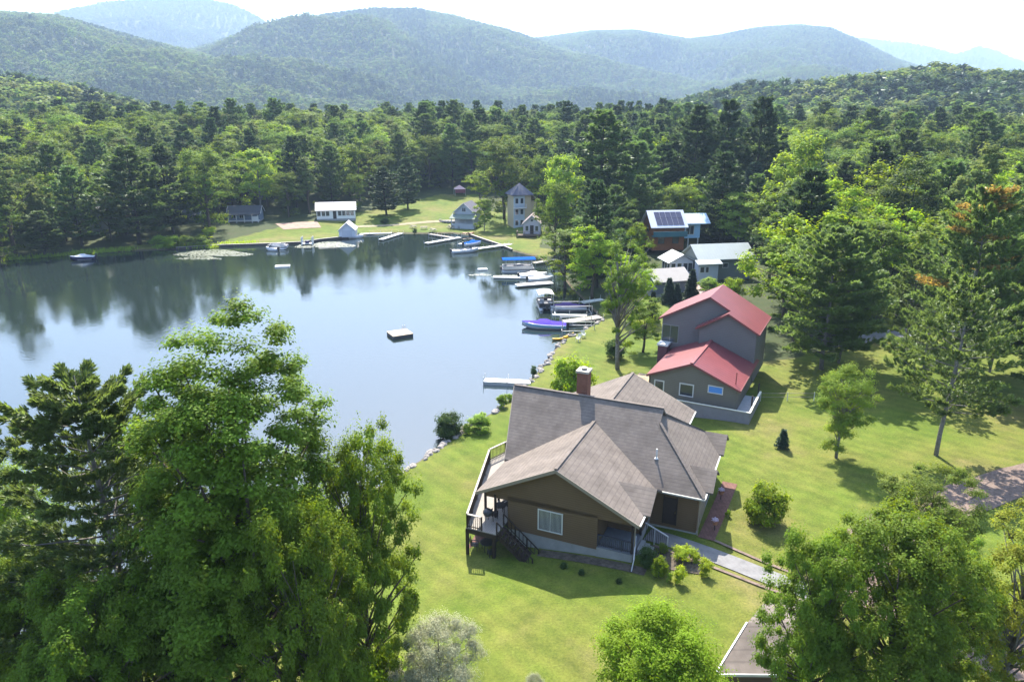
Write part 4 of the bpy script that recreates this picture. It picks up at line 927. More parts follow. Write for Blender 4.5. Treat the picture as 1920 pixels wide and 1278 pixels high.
# log cabin with solar panels and blue annex
LOG = band_mat('log_wall', (.20, .075, .030), 2, .28, .5, .15, .7, .2, .2)
def log_cabin():
    x, y = G(1240, 455, 4)[:2]; z = 3.4
    H = empty('log_cabin', (x + .8, y + 2.5, z), .12, 'reddish log cabin with a white metal roof and dark solar panels', 'house'); BLD.append((x, y + 3, 8)); BLD.append((x + 7, y + 3, 6))
    W, D, hw, hr = 6.6, 6.8, 4.2, 2.6
    b = MB(); b.box(-W / 2, W / 2, -D / 2, D / 2, -.8, hw)
    for s in (-1, 1): b.add([(s * W / 2, -D / 2, hw), (s * W / 2, D / 2, hw), (s * W / 2, 0, hw + hr), (s * (W / 2 - .2), -D / 2, hw), (s * (W / 2 - .2), D / 2, hw), (s * (W / 2 - .2), 0, hw + hr)], [(0, 1, 2), (5, 4, 3)])
    b.build('wall', LOG, H); e = D / 2 + .5; X = W / 2 + .6; sl_ = hr / (D / 2); r = MB(); zt = hw + hr + .1
    MR = band_mat('white_metal_roof', (.48, .49, .55), 0, .5, .8, .04, .4, .06, .4)
    r.slab([(-X, 0, zt), (-X, -e, zt - sl_ * e), (X, -e, zt - sl_ * e), (X, 0, zt)], .14); r.slab([(-X, 0, zt), (X, 0, zt), (X, e, zt - sl_ * e), (-X, e, zt - sl_ * e)], .14); ro = r.build('roof', MR, H)
    pv = mat('solar_glass', (.035, .03, .06), .18, spec=.7); fr = mat('panel_frame', (.3, .3, .34), .4)
    for i in range(5):
        for j in range(2):
            x0 = -2.5 + i * 1.15; y0 = -.5 - j * 1.5; g = MB()
            P4 = [(x0, y0, zt + sl_ * y0 + .09), (x0, y0 - 1.42, zt + sl_ * (y0 - 1.42) + .09), (x0 + 1.08, y0 - 1.42, zt + sl_ * (y0 - 1.42) + .09), (x0 + 1.08, y0, zt + sl_ * y0 + .09)]
            g.slab(P4, .05); g.build('solar_panel', pv, ro)
    win(H, 0, -D / 2, -1.5, 0.6, 1.9, 1.2, -1, 1, frame=DKW); win(H, 0, -D / 2, 1.5, 0.6, 1.9, 1.2, -1, 1, frame=DKW); win(H, 1, -W / 2, 0, 2.6, 3.8, 1.2, -1, 1, frame=DKW)
    bal = MB(); bal.box(-3.6, 3.5, -4.6, -3.4, 2.1, 2.3); bal.box(-3.6, 3.5, -4.65, -4.58, 2.3, 3.2)
    bal.build('balcony', mat('teal_board', (.03, .11, .14), .6), H, label='dark teal fronted balcony')
    # annex
    a = MB(); a.box(3.3, 7.5, -1.0, 3.0, 1.2, 4.2); a.build('annex_wall', mat('sky_blue_wall', (.26, .44, .62), .6), H)
    a = MB(); a.slab([(3.6, 1.2, 6.0), (3.6, -1.7, 4.3), (9.4, -1.7, 4.3), (9.4, 1.2, 6.0)], .12); a.slab([(3.6, 1.2, 6.0), (9.4, 1.2, 6.0), (9.4, 4, 4.3), (3.6, 4, 4.3)], .12); a.build('annex_roof', band_mat('sky_roof', (.42, .54, .66), 0, .5, .8, .04, .4, .06, .4), H)
    win(H, 0, -1.0, 5.3, 2.0, 3.7, 1.6, -1, 1, fw=.12)
    a = MB(); a.box(5.0, 5.2, -1.0, -.8, -1, 1.2); a.box(7.1, 7.3, -1, -.8, -1, 1.2); a.build_each('annex_post', WHT, H)
log_cabin()
def blue_house():
    # long pale house: ridge runs left to right, a lower sun room at the left
    x, y = G(1330, 515, 2.9)[:2]; H = empty('pale_blue_house', (x, y, 2.6), .18, 'long pale blue house with a grey-green metal roof and glazed sun room', 'house'); BLD.append((x + 3, y + 4, 9)); BLD.append((x - 5, y + 6, 6))
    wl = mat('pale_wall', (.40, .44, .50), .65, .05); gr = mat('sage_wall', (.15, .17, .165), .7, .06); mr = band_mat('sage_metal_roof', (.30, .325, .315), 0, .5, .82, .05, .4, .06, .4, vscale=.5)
    b = MB(); b.box(-1.8, 7.8, .4, 6.6, -.9, 2.9); b.add([(-1.8, .4, 2.9), (-1.8, 6.6, 2.9), (-1.8, 3.5, 4.7), (-1.6, .4, 2.9), (-1.6, 6.6, 2.9), (-1.6, 3.5, 4.7)], [(0, 2, 1), (3, 4, 5)]); b.add([(7.8, .4, 2.9), (7.8, 6.6, 2.9), (7.8, 3.5, 4.7)], [(0, 1, 2)])
    b.build('wall', gr, H, label='sage grey side wall')
    b = MB(); b.box(-2.6, 1.0, -1.1, .42, -1.1, 2.6); b.build('front_bay', wl, H)
    b = MB(); b.add([(-2.6, -1.1, 2.6), (1.0, -1.1, 2.6), (-2.6, .42, 2.6), (1.0, .42, 2.6), (-.8, -1.1, 2.65), (-.8, .42, 2.65)], [(0, 1, 4), (2, 5, 3)])
    r = MB(); zt = 5.0; s_ = .58
    r.slab([(-2.3, 3.5, zt), (-2.3, -.1, zt - 3.6 * s_), (8.5, -.1, zt - 3.6 * s_), (8.5, 3.5, zt)], .13); r.slab([(-2.3, 3.5, zt), (8.5, 3.5, zt), (8.5, 7.1, zt - 3.6 * s_), (-2.3, 7.1, zt - 3.6 * s_)], .13)
    r.slab([(-2.9, -.09, zt - 3.6 * s_ + .03), (-2.9, -1.5, zt - 5.0 * s_ + .35), (1.6, -1.5, zt - 5.0 * s_ + .35), (1.6, -.09, zt - 3.6 * s_ + .03)], .12)
    r.build('roof', mr, H)
    sr = MB(); sr.box(-6.2, -2.1, 2.2, 6.0, -.6, 2.3); sr.add([(-6.2, 2.2, 2.3), (-2.1, 2.2, 2.3), (-4.1, 2.2, 3.4), (-6.2, 2.4, 2.3), (-2.1, 2.4, 2.3), (-4.1, 2.4, 3.4)], [(0, 1, 2), (5, 4, 3)]); sr.build('sun_room', wl, H)
    r = MB(); r.slab([(-4.1, 1.7, 3.6), (-4.1, 7, 3.6), (-6.8, 7, 2.2), (-6.8, 1.7, 2.2)], .12); r.slab([(-4.1, 1.7, 3.6), (-1.6, 1.7, 2.3), (-1.6, 7, 2.3), (-4.1, 7, 3.6)], .12); r.build('sun_room_roof', mr, H)
    for xx in (-5.7, -4.6, -3.5, -2.6): win(H, 0, 2.2, xx, .5, 2.0, .75, -1, 0, fw=.08)
    for yy in (3.0, 4.2, 5.3): win(H, 1, -6.2, yy, .5, 2.0, .8, -1, 0, fw=.08)
    win(H, 0, -1.1, -1.9, 1.0, 1.9, .7, -1, 0, fw=.08); win(H, 0, -1.1, -1.0, 1.0, 1.9, .5, -1, 0, fw=.08)
    win(H, 0, .4, 3.0, 1.4, 2.1, .9, -1, 0, fw=.08); win(H, 0, .4, 6.0, 1.4, 2.1, .9, -1, 0, fw=.08)
blue_house()
Pn = G(1248, 533, 2.6)
gable_house('tan_roofed_cottage', (Pn[0] + .3, Pn[1] + 2.4), .32, 6.2, 5.2, 2.5, 1.4, mat('blue_grey_siding', (.14, .15, .19), .75), mat('light_tan_roof', (.33, .30, .28), .85, .06, 1), 'small cottage with a plain light tan roof in front of the pale blue house', wins=[(1, -3.1, 0, 1.2, 2.0, .9, -1, 0)])
strip('stone_yard', [(G(1285, 500, 2.8)[0], G(1285, 500, 2.8)[1]), (G(1310, 545, 2.8)[0], G(1310, 545, 2.8)[1])], 3.4, mat('rubble', (.27, .21, .19), .95, .35, 2, bump=.6), .08)
# garage roof at the bottom right
def garage():
    A = G(1343, 1262, 2.9); B_ = G(1402, 1166, 3.6); d = B_ - A; H = empty('grey_roofed_garage', (A[0], A[1], 0), 0, 'grey shingled garage roof with white edge at the bottom right, half under the trees', 'garage'); BLD.append((A[0] + 3, A[1] + 2, 4))
    o = lambda x, y, z: (x, y, z)
    p = (d[0], d[1]); r = MB(); r.slab([o(0, 0, 2.9), o(3.8, -.08, 2.9), o(3.8 + p[0] * .6, p[1], 3.6), o(p[0], p[1], 3.6)], .12)
    r.slab([o(p[0], p[1], 3.6), o(3.8 + p[0] * .6, p[1], 3.6), o(3.8 + p[0] * 1.2, p[1] * 2, 2.9), o(p[0] * 2 - .3, p[1] * 2, 2.9)], .12); r.build('roof', SHG, H)
    MB().beam((-.04, 0, 2.86), (p[0] - .04, p[1], 3.56), .08, .15).beam((-.05, -.05, 2.86), (3.8, -.1, 2.86), .06, .14).build_each('barge_board', WHT, H)
    MB().slab([o(.5, .35, 2.7), o(3.5, .3, 2.7), o(3.8 + p[0], p[1] * 1.8, 2.7), o(p[0] * 1.8 + .2, p[1] * 1.8, 2.7)], 2).build('wall', SID, H)
garage()
# ------------------------------------------------------------ trees placed one by one (photo columns and rows of foot, top and width)
T_ = plant_px
T_('broadleaf_tree', 'big_maple', 500, 1400, 585, 500, 'tallest leafy green maple in the lower left, towering over the lake')
T_('pine_tree', 'pine_near', 275, 1360, 700, 480, 'big soft-needled pine at lower left, beside the tallest maple')
T_('broadleaf_tree', 'big_maple2', 700, 1330, 800, 300, 'dark leafy tree leaning over the lawn right of the tallest maple')
T_('broadleaf_tree', 'big_maple2', 90, 1420, 1040, 330, 'low bright green maple in the bottom left corner')
T_('broadleaf_tree', 'oak_near', 370, 1440, 960, 320, 'dark low tree between the big pine and the tallest maple')
T_('broadleaf_tree', 'big_maple2', 610, 1500, 930, 340, 'dark shaded tree at the foot of the tallest maple, right side')
T_('broadleaf_tree', 'big_maple2', 240, 1520, 1090, 380, 'leafy low tree under the big pine at the bottom edge')
T_('broadleaf_tree', 'birch', 60, 1180, 850, 170, 'pale thin-leaved tree at the left edge over the water')
T_('broadleaf_tree', 'young_maple', 1225, 1400, 1150, 245, 'young bright green maple at the bottom edge, below the brown house')
T_('olive_shrub', 'silver', 822, 1330, 1168, 190, 'silvery grey-green willow shrub at the bottom edge of the lawn', 'shrub')
T_('olive_shrub', 'silver', 998, 1330, 1262, 50, 'tip of a small silvery shrub at the bottom edge right of the willow shrub', 'shrub')
T_('shrub', 'bush', 690, 1330, 1215, 150, 'yellow-green bush at the bottom edge left of the silvery shrub', 'shrub')
T_('broadleaf_tree', 'big_maple2', 1640, 1400, 968, 430, 'wide dark green tree filling the lower right, between garage and gravel')
T_('broadleaf_tree', 'oak_near', 1720, 1100, 880, 270, 'loose airy tree beside the pink gravel drive, above the wide dark tree')
T_('broadleaf_tree', 'olive_near', 1870, 1350, 965, 270, 'yellow-olive tree with orange tints and bare stems at the lower right edge')
T_('broadleaf_tree', 'big_maple2', 1500, 1400, 1000, 290, 'dark leafy tree whose left side hides the end of the walkway')
T_('broadleaf_tree', 'oak_near', 1760, 1330, 1020, 190, 'green tree between the wide dark tree and the yellow-olive tree')
# right lawn
T_('birch_tree', 'birch', 1568, 858, 680, 105, 'small light green birch standing alone in the middle of the right lawn')
T_('spruce_tree', 'spruce_small', 1466, 840, 803, 27, 'tiny dark blue spruce standing alone on the lawn', group=None)
T_('pine_tree', 'pine_mid', 1540, 692, 425, 200, 'broad feathery pine with two dark trunks right of the red roofed house')
T_('pine_tree', 'pine_mid', 1572, 680, 420, 130, 'slimmer pine trunk directly behind the broad feathery pine')
T_('pine_tree', 'pine_thin', 1755, 853, 505, 190, 'scraggly pine with leaning pale trunk in the right lawn, nearest of its row')
T_('pine_tree', 'pine_mid2', 1790, 700, 350, 200, 'tall pine with rust-brown dying branches at the right')
T_('pine_tree', 'pine_mid', 1700, 640, 470, 120, 'low wide pine left of the rust-brown pine')
T_('pine_tree', 'pine_mid2', 1855, 697, 440, 130, 'dark pine with thick trunk right of the rust-brown pine')
T_('pine_tree', 'pine_thin', 1722, 745, 560, 90, 'short thin pine behind the leaning pale trunk')
T_('shrub', 'bush', 1435, 978, 905, 84, 'round bright green bush alone on the lawn right of the brown house', 'shrub')
T_('pine_tree', 'pine_mid', 1985, 770, 420, 210, 'broad pine cut by the right edge, shading the lawn')
T_('pine_tree', 'pine_mid2', 1925, 700, 470, 120, 'dark narrow pine at the right edge beside the broad cut pine')
T_('pine_tree', 'pine_mid', 2110, 830, 430, 230, 'pine just outside the right edge whose shadow falls on the gravel drive')
# shore and main house
T_('shrub', 'bush_dark', 840, 822, 770, 58, 'round dark green shrub on the shore left of the brown house', 'shrub')
T_('shrub', 'bush_olive', 900, 806, 775, 56, 'low light green shrub on the bank just right of the round dark shrub', 'shrub')
T_('shrub', 'bush_olive', 942, 764, 738, 30, 'small green shrub on the bank behind the brown roof corner', 'shrub')
T_('shrub', 'bush_olive', 955, 752, 737, 22, 'smallest green shrub on the bank beside the dock shore', 'shrub')
T_('shrub', 'bush_dark', 1001, 705, 684, 14, 'little dark upright shrub on the bank at the end of the white dock', 'shrub')
T_('shrub', 'bush_olive', 875, 812, 793, 22, 'tiny green shrub between the two larger bank shrubs', 'shrub')
T_('shrub', 'bush', 1072, 745, 668, 92, 'light green bushy sapling behind the brick chimney', 'shrub')
T_('broadleaf_tree', 'tall_sparse', 1158, 692, 440, 130, 'tall sparse tree with long bare grey trunk between the lake and the red roofed house')
T_('broadleaf_tree', 'far_bright', 1110, 560, 425, 120, 'bright green tree on the shore above the moored boats')
T_('broadleaf_tree', 'far_maple', 1060, 545, 425, 100, 'grey-green tree at the water edge beside the white pontoon canopy')
T_('broadleaf_tree', 'far_maple', 1205, 660, 560, 80, 'dense green tree close to the left wall of the red roofed house')
T_('broadleaf_tree', 'far_bright', 1185, 600, 480, 90, 'yellow-green tree behind the tall sparse tree')
T_('shrub', 'bush_dark', 1152, 672, 632, 44, 'dark bush at the foot of the tall sparse tree', 'shrub')
for i, (u, v, t, wd) in enumerate([(1253, 568, 520, 30), (1295, 566, 503, 30), (1268, 570, 530, 24), (1222, 600, 545, 26)]):
    T_('spruce_tree', 'spruce', u, v, t, wd, ['dark pointed spruce left in the row behind the red roof', 'tallest dark spruce in the row behind the red roof', 'short dark spruce in the middle of the row behind the red roof', 'slim spruce nearest the grey side of the red roofed house'][i])
T_('shrub', 'bush_olive', 1330, 545, 520, 50, 'brownish green shrub behind the peak of the red roof', 'shrub')
T_('shrub', 'bush', 1375, 560, 520, 46, 'green shrub between the red roof and the blue-grey house', 'shrub')
# wood right of the red roofed house
for u, v, t, wd, k, lb in [
 (1468, 600, 440, 120, 'far_maple', 'glossy green tree touching the right side of the red roofed house'),
 (1480, 560, 330, 150, 'far_maple', 'leafy tree rising behind the feathery pine'),
 (1560, 540, 335, 150, 'far_bright', 'bright yellow-green crown in the middle of the right hand wood'),
 (1640, 520, 290, 150, 'far_bright', 'tallest yellow-green crown of the right hand wood'),
 (1690, 540, 295, 120, 'far_dark', 'dark crown right beside the tallest yellow-green crown'),
 (1442, 520, 350, 80, 'far_pine', 'pine beside the blue-grey metal roof'),
 (1345, 452, 340, 70, 'far_spruce', 'dark spruce hiding the blue annex of the log cabin'),
 (1405, 450, 300, 80, 'far_spruce', 'dark spruce standing behind the pale metal roof'),
 (1480, 500, 250, 130, 'far_pale', 'pale grey-green tree at the left of the right hand wood'),
 (1880, 610, 330, 170, 'far_dull', 'grey-green tree at the right edge behind the rust-brown pine'),
 (1800, 560, 270, 140, 'far_dull', 'loose grey-green tree with orange tips above the rust-brown pine'),
 (1750, 520, 300, 120, 'far_pine', 'tall pine left behind the rust-brown pine'),
 (1930, 560, 250, 150, 'far_pine_dark', 'dark pine cut by the right edge'),
 (1600, 610, 500, 90, 'pine_mid', 'young pine at the end of the asphalt drive')]:
    T_('pine_tree' if 'pine' in k else 'spruce_tree' if 'spruce' in k else 'broadleaf_tree', k, u, v, t, wd, lb)
# centre, behind the boats
for u, v, t, wd, k, lb in [
 (1125, 440, 205, 130, 'far_pine', 'tallest broad pine in the centre, right of the tall tan house'),
 (1050, 470, 290, 90, 'far_pale', 'light green tree right of the small cabin with the deck'),
 (1040, 485, 340, 80, 'far_round', 'dark rounded tree at the shore by the blue canopy boat'),
 (945, 410, 258, 110, 'far_round', 'big round tree between the grey cottage and the tall tan house'),
 (908, 433, 372, 42, 'far_pale', 'slender light green birch on the lawn by the docks'),
 (900, 380, 318, 60, 'far_bright', 'bright tree above the roof of the grey cottage'),
 (1010, 400, 290, 70, 'far_round', 'tree behind the tall tan house'),
 (1090, 480, 385, 90, 'far_dark', 'dark tree at the foot of the tallest centre pine'),
 (1160, 470, 370, 70, 'far_round', 'tree left of the log cabin'),
 (1195, 480, 415, 50, 'far_bright', 'small bright tree in front of the log cabin'),
 (1225, 400, 255, 70, 'far_bright', 'light yellow-green tree behind the log cabin'),
 (1290, 420, 195, 90, 'far_pine_dark', 'tall dark pine behind the log cabin'),
 (1350, 425, 185, 90, 'far_pine_dark', 'tall dark pine right of the log cabin'),
 (1410, 440, 180, 90, 'far_pine_dark', 'tallest dark pine of the right hand group'),
 (1200, 410, 240, 80, 'far_pine', 'pine left behind the log cabin'),
 (725, 403, 312, 58, 'far_pine_dark', 'dark tree on the far lawn, left one of the pair'),
 (765, 392, 295, 50, 'far_pine_dark', 'dark tree on the far lawn, right one of the pair'),
 (667, 395, 325, 42, 'far_round', 'small green tree at the right corner of the white cottage'),
 (490, 402, 278, 96, 'far_pale', 'pale round tree left of the white cottage'),
 (395, 432, 275, 100, 'far_round', 'large dark green tree behind the shore hedge'),
 (262, 458, 272, 128, 'far_pine', 'big bushy pine on the left shore'),
 (168, 440, 315, 60, 'far_bright', 'yellow-green tree in front of the grey house on the left shore'),
 (125, 452, 362, 50, 'far_round', 'small round tree left of the grey house on the left shore'),
 (210, 452, 340, 60, 'far_round', 'tree between the grey house and the bushy pine'),
 (30, 478, 278, 110, 'far_dull', 'olive green tree at the left edge of the far shore'),
 (85, 478, 395, 75, 'far_pine', 'low pine overhanging the water at the left'),
 (0, 490, 345, 110, 'far_round', 'grey-green tree cut by the left edge over the water')]:
    T_('pine_tree' if 'pine' in k else 'broadleaf_tree', k, u, v, t, wd, lb)
for i, (u, v, wd, k) in enumerate([(300, 462, 40, 'bush_olive'), (325, 463, 38, 'bush'), (350, 463, 40, 'bush_olive'), (378, 462, 36, 'bush_olive'), (393, 447, 28, 'bush_yellow')]):
    T_('shrub', k, u, v, v - 22, wd, ['leftmost rounded shrub of the hedge on the far shore', 'second shrub from the left of the hedge on the far shore', 'third shrub from the left of the hedge on the far shore', 'rightmost shrub of the hedge on the far shore', 'yellow and rust coloured shrub at the end of the shore hedge'][i], 'shrub', 'hedge of shrubs on the far shore' if i < 4 else None)
T_('shrub', 'bush_dark', 778, 438, 427, 10, 'little dark shrub on the bank near the small docks', 'shrub')
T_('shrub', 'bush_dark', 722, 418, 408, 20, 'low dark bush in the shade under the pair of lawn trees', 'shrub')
# flower bed
for i, (u, v, t, wd, k, lb) in enumerate([
 (1237, 1078, 1042, 34, 'bush', 'round green bush at the left of the flower bed'),
 (1280, 1052, 1022, 44, 'bush_yellow', 'widest yellow flowering plant in the flower bed'),
 (1322, 1078, 1048, 30, 'bush_yellow', 'yellow flowering plant at the right end of the flower bed'),
 (1274, 1092, 1062, 28, 'bush_yellow', 'yellow flowering plant at the front of the flower bed'),
 (1242, 1038, 1016, 24, 'bush_olive', 'grassy plant at the back of the flower bed'),
 (1302, 1052, 1034, 24, 'bush_yellow', 'small yellow flowers next to the walkway'),
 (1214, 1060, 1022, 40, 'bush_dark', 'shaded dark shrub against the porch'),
 (1255, 1090, 1072, 14, 'bush_olive', 'small pale tuft between the green bush and the front yellow plant'),
 (1365, 968, 954, 12, 'bush_olive', 'tiny tuft in the lawn edge right of the brown house'),
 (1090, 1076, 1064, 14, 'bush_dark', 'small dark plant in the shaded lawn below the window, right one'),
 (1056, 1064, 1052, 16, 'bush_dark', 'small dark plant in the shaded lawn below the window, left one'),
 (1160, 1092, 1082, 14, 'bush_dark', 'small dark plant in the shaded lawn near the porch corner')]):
    T_('garden_plant', k, u, v, t, wd, lb, 'plant')
# rust-brown boughs of the dying pine
def rust_boughs():
    P = ground_at(1790, 700); H = top_at(P, 350) - P[2]
    root = [o for o in COL.objects if o.get('label') == 'tall pine with rust-brown dying branches at the right'][0]
    C = []; U = []; V = []; r = np.random.RandomState(3)
    for k in range(20):
        z = H * r.uniform(.45, .97); a = r.uniform(0, 6.28); L = 2.6 * (1.35 - z / H) * 2.2
        n = 120; f = r.uniform(.35, 1.05, n); c = np.stack([np.cos(a) * f * L, np.sin(a) * f * L, z + f * .8 + r.normal(size=n) * .14], 1)
        c[:, :2] += np.stack([-np.sin(a) * 1., np.cos(a) * 1.], 0) * (r.normal(size=n) * .45)[:, None]
        d = np.array([math.cos(a), math.sin(a), .4]) + unit(r, n) * .8; d /= np.linalg.norm(d, axis=1)[:, None]
        s = np.cross(d, unit(r, n)); s /= np.linalg.norm(s, axis=1)[:, None]
        C.append(c); U.append(d * .24); V.append(s * .075)
    C, U, V = map(np.concatenate, (C, U, V))
    o = bpy.data.objects.new('dying_boughs', cards_mesh('dying_boughs', C, U, V, r.rand(len(C)), LM['rust'])); COL.objects.link(o); o.parent = root
    tag(o, label='rust-brown dead needles')
rust_boughs()

# ------------------------------------------------------------ the woods
def px(P):
    d = np.array(P, float) - [0, 0, HC]; zf = d @ CF; return 960 + F0 * d[0] / zf, 639 + F0 * (d[1] * -math.sin(TH) + d[2] * -math.cos(TH)) / zf
def wood():
    r = np.random.RandomState(11); pts = []; cell = {}
    lim = [o for o in OCC] + BLD
    cand = []
    for _ in range(42000):
        d = math.sqrt(r.uniform(90 ** 2, 430 ** 2)); a = r.uniform(R_(-41), R_(41)); cand.append((d * math.sin(a), d * math.cos(a)))
    cand = np.array(cand); dm, ins = poly_dist(SHORE, cand[:, 0], cand[:, 1]); ok = (~ins) & (dm > 2.0)
    for Pg in LAWNS:
        d2, i2 = poly_dist(Pg, cand[:, 0], cand[:, 1]); ok &= (~i2) & (d2 > (9 if Pg is LAWNS[1] else 3))
    cand = cand[ok]
    # trees that would stand in front of a house, a clearing or the lawns of the photograph
    keepout = [(1205, 1415, 395, 540, 150), (1180, 1260, 480, 560, 118), (415, 995, 372, 460, 192), (950, 990, 350, 420, 185), (145, 172, 372, 440, 158), (430, 480, 388, 415, 190), (345, 375, 392, 415, 190), (1640, 1920, 600, 900, 100)]
    ok = np.ones(len(cand), bool)
    for i, (x, y) in enumerate(cand):
        dd = math.hypot(x, y)
        if dd > 200: continue
        zg = 3.; u, vb = px((x, y, zg)); vt = px((x, y, zg + 20))[1]; rr_ = 5 * F0 / dd
        for a, b, c, e, D in keepout:
            if dd < D and u + rr_ > a and u - rr_ < b and vt < e and vb > c: ok[i] = False
    cand = cand[ok]; zz = ground_h(cand[:, 0], cand[:, 1])
    for (x, y), z in zip(cand, zz):
        sp = 6.3
        if any((x - a) ** 2 + (y - b) ** 2 < (c + 2.0) ** 2 for a, b, c in lim): continue
        k = (int(x // sp), int(y // sp))
        if any((x - px) ** 2 + (y - py) ** 2 < sp * sp for i in (-1, 0, 1) for j in (-1, 0, 1) for px, py, _ in cell.get((k[0] + i, k[1] + j), [])): continue
        cell.setdefault(k, []).append((x, y, z)); pts.append((x, y, z))
    # nearest the camera along each direction first, so that the front rows are individuals
    pts = np.array(pts); return pts
# the woods are planted after the buildings
MARKS = [(-300, 'above the left edge shore'), (150, 'behind the grey house'), (330, 'behind the shore hedge'), (560, 'behind the white cottage'), (700, 'behind the lawn trees'),
         (850, 'behind the grey cottage'), (950, 'behind the tall tan house'), (1060, 'around the tallest pine'), (1190, 'behind the log cabin'), (1330, 'behind the pale blue house'),
         (1450, 'behind the feathery pine'), (1600, 'above the asphalt drive'), (1760, 'above the rust-brown pine')]
DESC = {'far_round': ('broadleaf_tree', 'rounded green tree'), 'far_maple': ('broadleaf_tree', 'fresh green tree'), 'far_dull': ('broadleaf_tree', 'grey-green tree'),
        'far_bright': ('broadleaf_tree', 'yellow-green tree'), 'far_dark': ('broadleaf_tree', 'dark leafy tree'), 'far_pale': ('broadleaf_tree', 'pale leafy tree'),
        'far_pine': ('pine_tree', 'feathery pine'), 'far_pine_dark': ('pine_tree', 'dark pine'), 'far_spruce': ('spruce_tree', 'pointed spruce')}
def scatter_object(name, P, keys, scale, seed, srcs, **kw):
    """one object that plants many copies of the tree meshes with geometry nodes"""
    r = np.random.RandomState(seed); n = len(P)
    me = bpy.data.meshes.new(name); me.vertices.add(n); me.vertices.foreach_set('co', P.astype(np.float32).ravel()); me.update()
    for nm, ty, val in (('sc', 'FLOAT_VECTOR', scale), ('rz', 'FLOAT', r.uniform(0, 6.28, n)), ('idx', 'INT', keys)):
        a = me.attributes.new(nm, ty, 'POINT'); a.data.foreach_set('vector' if ty == 'FLOAT_VECTOR' else 'value', np.ascontiguousarray(val, dtype=np.int32 if ty == 'INT' else np.float32).ravel())
    o = bpy.data.objects.new(name, me); COL.objects.link(o)
    coll = bpy.data.collections.new(name + '_kinds')
    for i, s in enumerate(srcs):
        q = bpy.data.objects.new('%s_kind_%02d' % (name, i), s); coll.objects.link(q)
    ng = bpy.data.node_groups.new(name, 'GeometryNodeTree'); ng.interface.new_socket('Geometry', in_out='INPUT', socket_type='NodeSocketGeometry'); ng.interface.new_socket('Geometry', in_out='OUTPUT', socket_type='NodeSocketGeometry')
    N = ng.nodes; L = ng.links; gi = N.new('NodeGroupInput'); go = N.new('NodeGroupOutput')
    mp = N.new('GeometryNodeMeshToPoints'); L.new(gi.outputs[0], mp.inputs[0])
    ip = N.new('GeometryNodeInstanceOnPoints'); L.new(mp.outputs[0], ip.inputs['Points'])
    ci = N.new('GeometryNodeCollectionInfo'); ci.inputs[0].default_value = coll; ci.inputs[1].default_value = True; ci.inputs[2].default_value = True
    L.new(ci.outputs[0], ip.inputs['Instance']); ip.inputs['Pick Instance'].default_value = True
    def att(nm, ty):
        a = N.new('GeometryNodeInputNamedAttribute'); a.data_type = ty; a.inputs[0].default_value = nm; return a.outputs[0]
    L.new(att('idx', 'INT'), ip.inputs['Instance Index']); L.new(att('sc', 'FLOAT_VECTOR'), ip.inputs['Scale'])
    cx = N.new('ShaderNodeCombineXYZ'); L.new(att('rz', 'FLOAT'), cx.inputs[2]); L.new(cx.outputs[0], ip.inputs['Rotation'])
    L.new(ip.outputs[0], go.inputs[0]); md = o.modifiers.new('plant', 'NODES'); md.node_group = ng
    return tag(o, kind='stuff', **kw)
